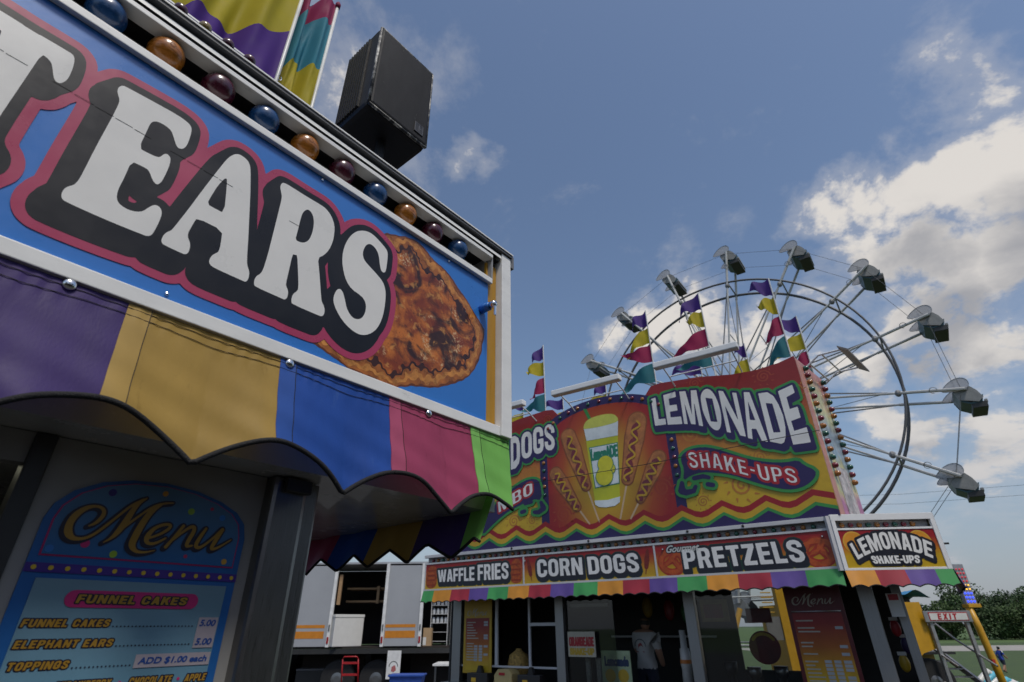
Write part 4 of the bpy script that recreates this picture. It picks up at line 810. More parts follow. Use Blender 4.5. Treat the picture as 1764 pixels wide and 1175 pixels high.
# roof slab, columns, counter, back
roofm = mat('stand_roof', (.05, .048, .047), .7)
MB().prism([(FL, 2.0)]*0 or [(0, 0), (1, 0), (1, 1), (0, 1)], 0, 0.001) if False else None
rf = MB(); pl_ = [(FL, .03), (-.02, .03), (CA[0]+.01, CA[1]+.09), (CB[0]-.03, CB[1]+.04), (CB[0]+.03, 2.45), (FL, 2.45)]
n = len(pl_); rf.add([(x, y, 2.56) for x, y in pl_]+[(x, y, 2.62) for x, y in pl_], [tuple(range(n-1, -1, -1)), tuple(range(n, 2*n))]+[(i, (i+1) % n, n+(i+1) % n, n+i) for i in range(n)]); rf.build('canopy_ceiling', roofm, far)
rf = MB(); rf.add([(x, y, 3.13) for x, y in pl_]+[(x, y, 3.165) for x, y in pl_], [tuple(range(n-1, -1, -1)), tuple(range(n, 2*n))]+[(i, (i+1) % n, n+(i+1) % n, n+i) for i in range(n)]); rf.build('roof', mat('roof_grey', (.16, .16, .165)), far)
colm = mat('column_steel', (.30, .30, .30), .42, .85, var=.12, stretch=(20, 20, .5))
for a, b in ((-6.76, -6.56), (-4.50, -4.34), (-2.24, -2.08), (.10, .27)): bx('column', colm, far, a, b, .50, .62, .02, 2.559, bev=.006)
bx('column', colm, far, .47, .58, .76, .88, .02, 2.559, bev=.006)
bx('counter_front', mat('counter_red', (.25, .02, .02), .4), far, FL+.3, .3, .52, .56, .02, 1.0)
bx('counter_top', brushed, far, FL+.25, .36, .30, .95, 1.001, 1.04, bev=.004)
bx('window_rail', gal, far, -6.55, -4.51, .55, .59, 1.28, 1.31); bx('window_rail', gal, far, -5.05, -4.51, .55, .59, 1.92, 1.97); bx('window_rail', gal, far, -5.08, -5.04, .551, .589, 1.311, 2.558); bx('window_rail', gal, far, -5.80, -5.74, .551, .589, 1.311, 2.558)
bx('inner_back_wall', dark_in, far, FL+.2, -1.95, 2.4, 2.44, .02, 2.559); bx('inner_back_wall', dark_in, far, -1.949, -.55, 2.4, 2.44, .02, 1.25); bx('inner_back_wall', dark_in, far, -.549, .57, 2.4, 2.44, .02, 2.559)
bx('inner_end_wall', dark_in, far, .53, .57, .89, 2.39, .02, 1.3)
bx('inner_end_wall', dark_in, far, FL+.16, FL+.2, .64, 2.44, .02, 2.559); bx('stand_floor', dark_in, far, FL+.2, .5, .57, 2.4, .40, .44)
bx('pane', glass_m, far, -6.54, -5.81, .585, .589, 1.312, 2.557); bx('pane', glass_m, far, -4.33, -3.45, .585, .589, 1.05, 2.557); bx('pane', glass_m, far, -2.07, -.80, .585, .589, 1.05, 2.557)
shelf = bx('shelf_rail', gal, far, -4.2, -2.3, 2.1, 2.3, 1.72, 1.75); bx('shelf_rail', gal, far, -4.3, -3.6, .7, .75, 2.20, 2.25)
# ---- billboard
bred = ramp_mat('billboard_wing_gradient', [(0, (.56, .37, .02)), (.25, (.56, .35, .02)), (.45, (.47, .20, .025)), (.62, (.40, .085, .02)), (.80, (.27, .018, .012)), (1, (.25, .012, .012))], 'Z', 3.3, 5.6, wob=.14)
bpur = mat('billboard_purple', (.022, .012, .085), .42, var=.12); bgrn = mat('billboard_green', (.040, .25, .055), .42, var=.1); byel = mat('billboard_yellow', (.52, .33, .02), .42, var=.1); bre2 = mat('billboard_red', (.30, .010, .014), .42, var=.1)
wing_top_r = [(.19, 5.545), (-.05, 5.485), (-.4, 5.455), (-.75, 5.475), (-1.3, 5.57), (-1.94, 5.62), (-2.10, 5.60)]
wr = MB().prism([(.19, 3.172), (.19, 5.545)]+wing_top_r[1:]+[(-2.35, 5.3), (-2.35, 3.172)], .0045, .06).build('billboard_wing', bred, far); wr['label'] = 'right billboard wing reading lemonade shake-ups'
wl = MB().prism([(2*-3.09-u, z) for u, z in ([(.19, 3.172), (.19, 5.545)]+wing_top_r[1:]+[(-2.35, 5.3), (-2.35, 3.172)])], .0045, .06).build('billboard_wing', bred, far); wl['label'] = 'left billboard wing reading dogs'
arc = [(-4.40, 3.172), (-1.80, 3.172), (-1.80, 5.02)]+[(-3.10+1.30*math.cos(a), 5.02+.60*math.sin(a)) for a in [PI*k/24 for k in range(1, 24)]]+[(-4.40, 5.02)]
ctr = MB().prism(arc, .0, .029).build('billboard_centre', bpur, far)
inn = [(-4.24, 3.3), (-1.96, 3.3), (-1.96, 4.95)]+[(-3.10+1.14*math.cos(a), 4.95+.52*math.sin(a)) for a in [PI*k/24 for k in range(1, 24)]]+[(-4.24, 4.95)]
def centre_mat():
    m = bpy.data.materials.new('centre_panel_glow_print'); m.use_nodes = True; nt = m.node_tree; L = nt.links.new; b = nt.nodes['Principled BSDF']
    tc = nt.nodes.new('ShaderNodeTexCoord'); mp = nt.nodes.new('ShaderNodeMapping'); mp.vector_type = 'POINT'; mp.inputs['Location'].default_value = (3.1*.85, 0, -4.15*.62); mp.inputs['Scale'].default_value = (.85, 0, .62); L(tc.outputs['Object'], mp.inputs[0])
    ln = nt.nodes.new('ShaderNodeVectorMath'); ln.operation = 'LENGTH'; L(mp.outputs[0], ln.inputs[0])
    r = nt.nodes.new('ShaderNodeValToRGB'); L(ln.outputs['Value'], r.inputs[0]); e = r.color_ramp.elements; e.new(.5); e.new(.7)
    for i, (p, c) in enumerate([(.22, (.52, .34, .02)), (.50, (.46, .22, .02)), (.72, (.40, .07, .015)), (.95, (.32, .015, .015))]): e[i].position = p; e[i].color = (*c, 1)
    L(r.outputs[0], b.inputs['Base Color']); b.inputs['Roughness'].default_value = .42; return m
sheet(inn, -.001, 'centre_print', centre_mat(), ctr)
# arch and side bulbs
for k in range(2, 15):
    a = PI*(k+.5)/17; b = link('arch_bulb', fb[[2, 0, 1][k % 3]], far); b.location = (-3.10+1.22*math.cos(a), .0, 4.985+.56*math.sin(a)); b.scale = (1, .6, 1)
for s_ in (-4.32, -1.88):
    for k in range(2, 7):
        b = link('arch_bulb', fb[[0, 1, 2][k % 3]], far); b.location = (s_, .0, 3.72+.145*k); b.scale = (1, .6, 1)
# chevron bands along the foot of the billboard
def zig(name, m, o0, o1, y):
    v = MB(); us = []; u = .19
    pk_u = [-.06-.61*k for k in range(12)]; pts = [(.19, 3.468)]
    for k, p in enumerate(pk_u):
        pts += [(p, 3.548), (p-.24, 3.43), (p-.33, 3.415), (p-.42, 3.438)]
    pts = [p for p in pts if p[0] > -6.37]+[(-6.37, 3.45)]
    for (a, za), (b, zb) in zip(pts[:-1], pts[1:]):
        lo = lambda z: max(3.173, z-o1) if o1 is not None else 3.173
        v.add([(a, y, za-o0), (b, y, zb-o0), (b, y, lo(zb)), (a, y, lo(za))], [(0, 1, 2, 3)])
    return v.build(name, m, far)
zig('chevron_red', bre2, 0, .09, -.0030); zig('chevron_yellow', byel, .088, .175, -.0038); zig('chevron_green', bgrn, .172, .222, -.0046); zig('chevron_purple', bpur, .22, None, -.0054)
# LEMONADE
LEM = [[[(-2.12, 5.36), (-2.04, 5.37), (-2.04, 4.975), (-1.925, 4.965), (-1.925, 4.86), (-2.115, 4.875)]],
 [[(-1.90, 5.38), (-1.69, 5.395), (-1.69, 5.30), (-1.815, 5.295), (-1.82, 5.175), (-1.70, 5.165), (-1.70, 5.06), (-1.83, 5.065), (-1.835, 4.965), (-1.66, 4.945), (-1.66, 4.815), (-1.90, 4.85)]],
 [[(-1.62, 5.38), (-1.52, 5.365), (-1.48, 4.93), (-1.43, 5.355), (-1.34, 5.34), (-1.34, 4.71), (-1.40, 4.735), (-1.41, 5.19), (-1.45, 4.765), (-1.52, 4.785), (-1.57, 5.19), (-1.575, 4.795), (-1.63, 4.81)]],
 [smooth_loop([(-1.16, 5.32), (-1.11, 5.28), (-1.07, 5.19), (-1.04, 5.05), (-1.03, 4.87), (-1.05, 4.73), (-1.08, 4.64), (-1.12, 4.60), (-1.17, 4.61), (-1.23, 4.68), (-1.27, 4.80), (-1.30, 4.95), (-1.30, 5.12), (-1.29, 5.22), (-1.25, 5.29), (-1.20, 5.32)]), [(-1.22, 5.175), (-1.115, 5.135), (-1.11, 4.735), (-1.21, 4.765)]],
 [[(-1.0, 5.245), (-.93, 5.22), (-.80, 4.69), (-.80, 5.165), (-.74, 5.145), (-.745, 4.425), (-.82, 4.46), (-.95, 4.99), (-.945, 4.525), (-1.0, 4.55)]],
 [[(-.63, 5.13), (-.55, 5.11), (-.46, 4.29), (-.54, 4.325), (-.575, 4.515), (-.64, 4.53), (-.66, 4.37), (-.72, 4.40)], [(-.60, 4.98), (-.56, 4.65), (-.635, 4.67)]],
 [[(-.43, 5.06), (-.30, 5.05), (-.23, 4.97), (-.19, 4.82), (-.17, 4.64), (-.18, 4.47), (-.21, 4.32), (-.25, 4.245), (-.29, 4.23), (-.43, 4.29)], [(-.36, 4.885), (-.27, 4.855), (-.26, 4.40), (-.355, 4.415)]],
 [[(-.15, 5.03), (.06, 5.085), (.065, 4.955), (-.06, 4.91), (-.06, 4.72), (.05, 4.735), (.05, 4.565), (-.085, 4.54), (-.08, 4.385), (.09, 4.41), (.09, 4.185), (-.14, 4.19)]]]
lettering(LEM, [('lettering_edge', .072, (.02, -.085), bgrn), ('lettering_shadow', .036, (.02, -.085), bpur), ('lettering', 0, None, fpw)], far, .009, y0=-.0080, dy=.001)
DG = [[[(-5.05, 5.23), (-4.95, 5.24), (-4.87, 5.18), (-4.835, 5.05), (-4.835, 4.80), (-4.86, 4.68), (-4.94, 4.59), (-5.05, 4.575)], [(-4.99, 5.10), (-4.925, 5.09), (-4.91, 5.05), (-4.91, 4.80), (-4.93, 4.76), (-4.99, 4.72)]]]
for ch, q in (('O', ((-4.80, 5.26), (-4.56, 5.275), (-4.56, 4.755), (-4.80, 4.735))), ('G', ((-4.53, 5.315), (-4.30, 5.31), (-4.30, 4.80), (-4.53, 4.785))), ('S', ((-4.27, 5.33), (-4.05, 5.30), (-4.06, 4.80), (-4.28, 4.82)))): DG += warp(block(ch), quad(*q))
lettering(DG, [('lettering_edge', .066, (.02, -.07), bgrn), ('lettering_shadow', .034, (.02, -.07), bpur), ('lettering', 0, None, fpw)], far, .01, y0=-.0080, dy=.001)
# banners
BN = [(-1.76, 4.31), (-1.62, 4.385), (-1.41, 4.385), (-1.22, 4.325), (-1.0, 4.205), (-.76, 4.075), (-.52, 3.995), (-.30, 3.955), (-.13, 3.965), (-.08, 3.885), (.05, 3.79), (.03, 3.71), (-.06, 3.63), (-.20, 3.575), (-.37, 3.575), (-.59, 3.655), (-.82, 3.765), (-1.06, 3.89), (-1.29, 3.955), (-1.48, 3.995), (-1.66, 3.97), (-1.80, 3.90), (-1.75, 4.08), (-1.78, 4.22)]
CURL = [[(-1.82, 3.87, .035), (-1.84, 3.76, .06), (-1.78, 3.72, .045), (-1.66, 3.73, .035), (-1.62, 3.79, .03)], [(-1.62, 3.92, .035), (-1.48, 3.93, .035), (-1.40, 3.90, .03)], [(-1.43, 3.80, .035), (-1.36, 3.78, .035)]]
lettering([[smooth_loop(BN)]], [('banner_edge', .045, None, bgrn), ('banner', 0, None, bpur)], far, .01, y0=-.0110, dy=.001, strokes=CURL)
def onbanner(s, t):
    u = -1.66+1.46*s; zc = np.interp(s, [0, .25, .5, .75, 1], [4.215, 4.15, 4.0, 3.83, 3.745]); h = np.interp(s, [0, 1], [.265, .215]); return (u, float(zc)+h*(t-.5))
rdm = mat('lettering_red', (.38, .012, .02), .4)
lettering(warp(subdiv(block('SHAKE-UPS', .12), .05), onbanner), [('lettering_edge', .028, None, rdm), ('lettering', -.008, None, fpw)], far, .008, y0=-.0130, dy=.001)
BM = [(-5.75, 3.70), (-5.37, 4.0), (-5.08, 4.19), (-4.74, 4.33), (-4.52, 4.335), (-4.40, 4.25), (-4.37, 3.92), (-4.58, 3.965), (-4.83, 3.89), (-5.08, 3.82), (-5.37, 3.67), (-5.75, 3.40)]
lettering([[smooth_loop(BM)]], [('banner_edge', .045, None, bgrn), ('banner', 0, None, bpur)], far, .01, y0=-.0110, dy=.001, strokes=[[(-4.40, 3.88, .035), (-4.35, 3.78, .055), (-4.45, 3.72, .04), (-4.55, 3.73, .03)], [(-4.6, 3.92, .035), (-4.74, 3.90, .03)], [(-4.75, 3.77, .035), (-4.82, 3.76, .035)]])
MBO = warp(block('MBO', .1), quad((-5.36, 4.0), (-4.57, 4.295), (-4.565, 4.06), (-5.33, 3.80)))
lettering(MBO, [('lettering_edge', .028, None, rdm)], far, .009, y0=-.0130)
for g_ in MBO: lettering([g_], [('letter', -.006, None, fpw)], far, .009, y0=-.0140)
# printed sun swirls
sw_m = mat('swirl_print', (.44, .17, .025), .42, var=.1); sw_r = mat('swirl_print_red', (.36, .05, .02), .42, var=.1)
for (cx_, cz_, r, m) in ((-1.55, 4.62, .17, sw_m), (-.95, 3.72, .17, sw_m), (-1.55, 3.56, .09, sw_m), (-1.35, 5.47, .10, sw_r), (-.30, 5.32, .11, sw_r), (-2.15, 3.85, .15, sw_r), (-3.95, 3.62, .15, sw_r), (-4.65, 4.45, .14, sw_m), (-5.0, 3.62, .12, sw_m), (-4.2, 5.42, .09, sw_r), (.08, 5.0, .10, sw_m), (-.62, 4.10, .10, sw_m), (-4.6, 3.6, .09, sw_m)):
    st_ = [(cx_+r*(1-k/26)*math.cos(k*.55), cz_+r*(1-k/26)*math.sin(k*.55), r*.09) for k in range(24)]
    rays = [[(cx_+r*1.25*math.cos(a), cz_+r*1.25*math.sin(a), r*.10), (cx_+r*1.55*math.cos(a+.1), cz_+r*1.55*math.sin(a+.1), r*.03)] for a in [2*PI*k/9 for k in range(9)]]
    o_ = lettering([], [('swirl_print', 0, None, m)], far, .012, y0=(-.0025 if not -4.3 < cx_ < -1.95 else -.0030)+(.0055 if not -4.4 < cx_ < -1.8 else 0), strokes=[st_]+rays)[0]; o_['kind'] = 'stuff'
# cup and corn dogs
cupy = mat('cup_lemon', (.50, .52, .02), .35, var=.06); cupw = mat('cup_white', (.66, .72, .74), .35); cupl = mat('cup_lid', (.56, .58, .10), .35); ink = mat('cup_green_ink', (.02, .20, .12), .4); lem = mat('lemon_slice', (.62, .58, .03), .4)
sheet([(-3.435, 5.12), (-3.335, 3.76), (-3.30, 3.69), (-3.17, 3.66), (-2.98, 3.665), (-2.885, 3.72), (-2.80, 4.85), (-2.765, 5.12)], -.0035, 'cup_print', cupy, ctr)
sheet([(-3.445, 5.10), (-3.405, 4.85), (-2.80, 4.84), (-2.765, 5.10)], -.0055, 'cup_band_print', cupw, ctr); sheet([(-3.345, 3.79), (-3.335, 3.72), (-3.27, 3.675), (-3.15, 3.655), (-2.98, 3.66), (-2.89, 3.71), (-2.875, 3.80), (-3.1, 3.77)], -.0055, 'cup_base_print', cupw, ctr)
blob_print([(-3.46, 5.09), (-3.40, 5.22), (-3.25, 5.27), (-3.0, 5.28), (-2.82, 5.24), (-2.75, 5.13), (-2.78, 5.08), (-3.1, 5.06), (-3.4, 5.07)], 'cup_lid_print', cupl, ctr, -.0075)
sheet([(-3.43, 5.47), (-3.36, 5.46), (-3.27, 5.23), (-3.33, 5.22)], -.0030, 'straw_print', bgrn, ctr)
sheet([(-3.37, 4.72), (-2.815, 4.72), (-2.855, 4.01), (-3.315, 3.99)], -.0055, 'label_edge_print', ink, ctr); sheet([(-3.355, 4.705), (-2.83, 4.705), (-2.87, 4.025), (-3.302, 4.005)], -.0070, 'label_print', cupw, ctr)
ptext('LemonADE', -3.335, -2.845, 4.48, 4.68, ink, ctr, -.0085, grow=.012, cell=.009, sh=0, name='cup_lettering')
for (cx_, cz_, r) in ((-3.08, 4.38, .14), (-3.12, 4.17, .155), (-3.0, 4.28, .09)):
    MB().lathe([(0, r+.012), (.0008, r+.012)], (cx_, -.0088-.003*r*10, cz_), (0, -1, 0), 24).build('lemon_rind_print', ink, ctr); MB().lathe([(0, r), (.0008, r)], (cx_, -.0102-.003*r*10, cz_), (0, -1, 0), 24).build('lemon_print', lem, ctr)
dogm = mat('corn_dog_crust', (.42, .155, .045), .4, var=.4, scale=5); doge = mat('corn_dog_edge', (.25, .07, .018), .4, var=.3, scale=5); must = mat('mustard', (.52, .30, .02), .35); ket = mat('ketchup', (.17, .010, .014), .3, coat=.3); stick = mat('dog_stick', (.60, .42, .25), .5)
for (x0, z0, x1, z1, r0, r1, sx, sz) in ((-3.77, 5.00, -3.48, 4.06, .165, .105, -3.29, 3.44), (-2.42, 5.02, -2.71, 4.07, .18, .115, -2.91, 3.45), (-4.07, 4.35, -3.68, 3.72, .14, .085, -3.47, 3.42), (-2.14, 4.33, -2.53, 3.72, .14, .085, -2.73, 3.43)):
    dx, dz = x1-x0, z1-z0; q = math.hypot(dx, dz); nx, nz = -dz/q, dx/q
    lettering([], [('stick_print', 0, None, stick)], ctr, .012, y0=-.0030, strokes=[[(x1, z1, .016), (sx, sz, .014)]])
    lettering([], [('corn_dog_edge_print', 0, None, doge), ('corn_dog_print', -.022, None, dogm)], ctr, .012, y0=-.0045, strokes=[[(x0, z0, r0), (x0+dx*.3, z0+dz*.3, r0*1.05), (x1, z1, r1)]])
    lettering([], [('ketchup_print', 0, None, ket)], ctr, .010, y0=-.0115, strokes=[[(x0+dx*t+nx*.035*math.cos(t*24), z0+dz*t+nz*.035*math.cos(t*24), .022+.022*abs(math.sin(t*12))) for t in [k/40 for k in range(2, 41)]]])
    lettering([], [('mustard_print', 0, None, must)], ctr, .009, y0=-.0130, strokes=[[(x0+dx*t+nx*.062*math.sin(t*24), z0+dz*t+nz*.062*math.sin(t*24), .017) for t in [k/60 for k in range(0, 63)]]])
# slanted end panel of the billboard with its two bulb columns
EP0 = (.19, .045); epd = (.2011, .9796); epn = (.9796, -.2011); EL = 1.25
def endp(s, o, z): return (EP0[0]+epd[0]*s+epn[0]*o, EP0[1]+epd[1]*s+epn[1]*o, z)
pastel = ramp_mat('end_panel_pastel', [(0, (.45, .15, .30)), (.2, (.55, .50, .20)), (.38, (.30, .42, .52)), (.55, (.60, .62, .58)), (.75, (.62, .60, .30)), (1, (.52, .22, .18))], 'Z', 3.2, 5.5, wob=.9, noise=.3)
v = MB(); v.add([endp(s, o, z) for z in (3.172, 5.54) for s, o in ((0.005, 0), (EL, 0), (EL, -.03), (0.005, -.03))], [(0, 1, 2, 3), (7, 6, 5, 4), (0, 4, 5, 1), (1, 5, 6, 2), (2, 6, 7, 3), (3, 7, 4, 0)]); v.build('billboard_end', pastel, far)
v = MB(); v.add([endp(s, .003, z) for z, s in ((3.18, .01), (3.18, .22), (5.5, .22), (5.5, .01))], [(0, 1, 2, 3)]); v.build('end_strip', mat('end_strip_pink', (.50, .24, .20), .5, var=.2), far)
for col_, s_ in enumerate((.32, 1.12)):
    for k in range(15):
        b = link('end_bulb', fb[[2, 1, 0][k % 3]], far); b.location = endp(s_, .004, 5.44-.118*k); b.rotation_euler = (0, 0, math.atan2(epn[1], epn[0])+PI/2); b.scale = (1.25, 1.7, 1.25)
        hw = MB() if k == 0 and col_ == 0 else None
v = MB(); v.add([endp(s, .004, z) for z, s in ((3.25, .45), (3.25, 1.0), (3.95, 1.0), (3.95, .45))], [(0, 1, 2, 3)]); v.build('end_picture', mat('end_picture_print', (.45, .42, .42), .5, var=.6, scale=7, grime=('#8c2030', 9, .55, .8)), far)
# back of the billboard frame
for u in (-6.2, -4.4, -1.8, 0.0): bx('billboard_strut', gal, far, u-.03, u+.03, .062, .12, 3.167, 5.25)
# ---- sign lights above the billboard
def sign_light(u0, u1, z, out, lab):
    e = empty('sign_light', FAR_LOC, FAR_ROT); tag(e, lab, 'light fixture', 'lamps over the billboard')
    MB().box(u0, u1, -out-.14, -out, z-.01, z+.09, bev=.015).build('housing', wal, e)
    b = MB()
    for u in (u0+.12, u1-.12):
        b.path([(u, -out-.02, z+.035), (u, -.25, z-.03), (u, .02, z-.12), (u, .075, z-.45), (u, .08, z-.6)], .012, 6)
    MB().tube((u0+.12, -.25, z-.03), (u1-.12, -.25, z-.03), .012).build('cross_bar', wal, e)
    b.build('arms', wal, e, True)
sign_light(-3.72, -2.40, 5.58, .55, 'white tube light on brackets above the arched centre panel')
sign_light(-1.80, -.47, 5.61, .55, 'white tube light on brackets above the big lemonade lettering')
sign_light(-5.65, -4.33, 5.56, .55, 'white tube light on brackets above the word dogs')
e = empty('sign_light', FAR_LOC, FAR_ROT); tag(e, 'white framed light fixture sticking out past the billboard end', 'light fixture', 'lamps over the billboard')
hv = MB(); A_ = [endp(s, o, z) for s, o, z in ((.25, .55, 5.62), (1.35, .55, 5.62), (1.35, .68, 5.52), (.25, .68, 5.52))]; B_ = [(x, y, z-.03) for x, y, z in A_]
hv.add(A_+B_, [(0, 1, 2, 3), (7, 6, 5, 4), (0, 4, 5, 1), (1, 5, 6, 2), (2, 6, 7, 3), (3, 7, 4, 0)]); hv.build('housing', mat('lamp_underside', (.22, .19, .17), .5), e)
fr = MB()
for s_ in (.35, 1.25): fr.path([endp(s_, .60, 5.58), endp(s_, .25, 5.60), endp(s_, .02, 5.45)], .016, 6)
fr.tube(endp(.35, .30, 5.60), endp(1.25, .30, 5.60), .014); fr.tube(endp(.35, .10, 5.50), endp(1.25, .10, 5.50), .014); fr.build('frame', wal, e)
cb_ = MB().path([(-5.6, -.08, 4.16), (-5.0, -.08, 4.235), (-2.4, -.08, 4.235), (.24, -.08, 4.315)], .006, 5).build('cable', blackp); cb_.location = FAR_LOC; cb_.rotation_euler = (0, 0, FAR_ROT); tag(cb_, 'thin black cable stretched across the front of the billboard', 'cable')
# ---- pennant poles
PF = {'purple': mat('pennant_purple', (.075, .030, .22), .7), 'yellow': mat('pennant_yellow', (.50, .40, .015), .7), 'magenta': mat('pennant_magenta', (.33, .012, .075), .7), 'teal': mat('pennant_teal', (.02, .16, .19), .7)}
for m in PF.values():
    nt = m.node_tree; b = nt.nodes['Principled BSDF']; o = [n for n in nt.nodes if n.type == 'OUTPUT_MATERIAL'][0]
    tl = nt.nodes.new('ShaderNodeBsdfTranslucent'); mx = nt.nodes.new('ShaderNodeMixShader'); mx.inputs[0].default_value = .35
    nt.links.new(b.inputs['Base Color'].links[0].from_socket, tl.inputs[0]); nt.links.new(b.outputs[0], mx.inputs[1]); nt.links.new(tl.outputs[0], mx.inputs[2]); nt.links.new(mx.outputs[0], o.inputs[0])
def pennants(u, D, zt, lab, hs=.38, wd=.58, tilt=.0, seq=('purple', 'yellow', 'magenta', 'teal'), ph=0.0):
    e = empty('pennant_pole', FAR_LOC, FAR_ROT); tag(e, lab, 'pennant pole', 'pennant poles behind the billboard')
    MB().tube((u-tilt, D, 3.166), (u, D, zt), .011, n=6).build('pole', polem, e)
    for k, c in enumerate(seq):
        z1 = zt-hs*k; r_ = random.Random(int(abs(u)*1000)+k); w = wd*r_.uniform(.55, 1.25); dr = r_.uniform(-.05, .55); cv_ = r_.uniform(.06, .14); up = u-tilt*(zt-z1)/(zt-3.2)
        def fn(s, t):
            h = hs*(1-s)**.75*(1-.10*math.sin(s*9+k)); z = z1-h*t-dr*s*s*1.1-.16*hs*s-.05*math.sin(s*8+k*2+ph)*s
            return (up-w*s, D+cv_*math.sin(s*7+k+ph)*s**.5+.03*math.sin(s*15+t*3)*s, z)
        MB().grid(fn, 14, 5).build('pennant', PF[c], e, True)
for u, D, zt, lab, kw in ((-4.40, .3, 7.25, 'tall pennant pole rising above the word dogs, nearest the post of the front stand', {}), (-2.08, .3, 7.31, 'tall pennant pole left of the lemonade wing, teal pennant hanging over the arch', {}),
     (-1.05, .3, 7.33, 'tall pennant pole above the middle of the lemonade lettering', {}), (.14, .3, 7.19, 'tall pennant pole at the right end of the lemonade wing', dict(wd=.34)),
     (.34, 1.9, 7.16, 'pennant pole just behind the right end of the billboard', {}), (-6.0, 2.0, 6.93, 'short pennant pole showing beside the front stand post, leftmost', dict(hs=.32)), (-4.88, 2.0, 6.72, 'short pennant pole with purple flag left of the arch', dict(hs=.32)),
     (-3.76, 2.0, 6.88, 'short pennant pole with purple flag over the arch top', dict(hs=.32)), (-1.62, 2.0, 6.80, 'short pennant pole half hidden behind the lemonade wing', dict(hs=.34)), (-.70, 2.0, 6.92, 'short pennant pole right of the long white lamp', dict(hs=.34, wd=.36))):
    pennants(u, D, zt, lab, **kw)

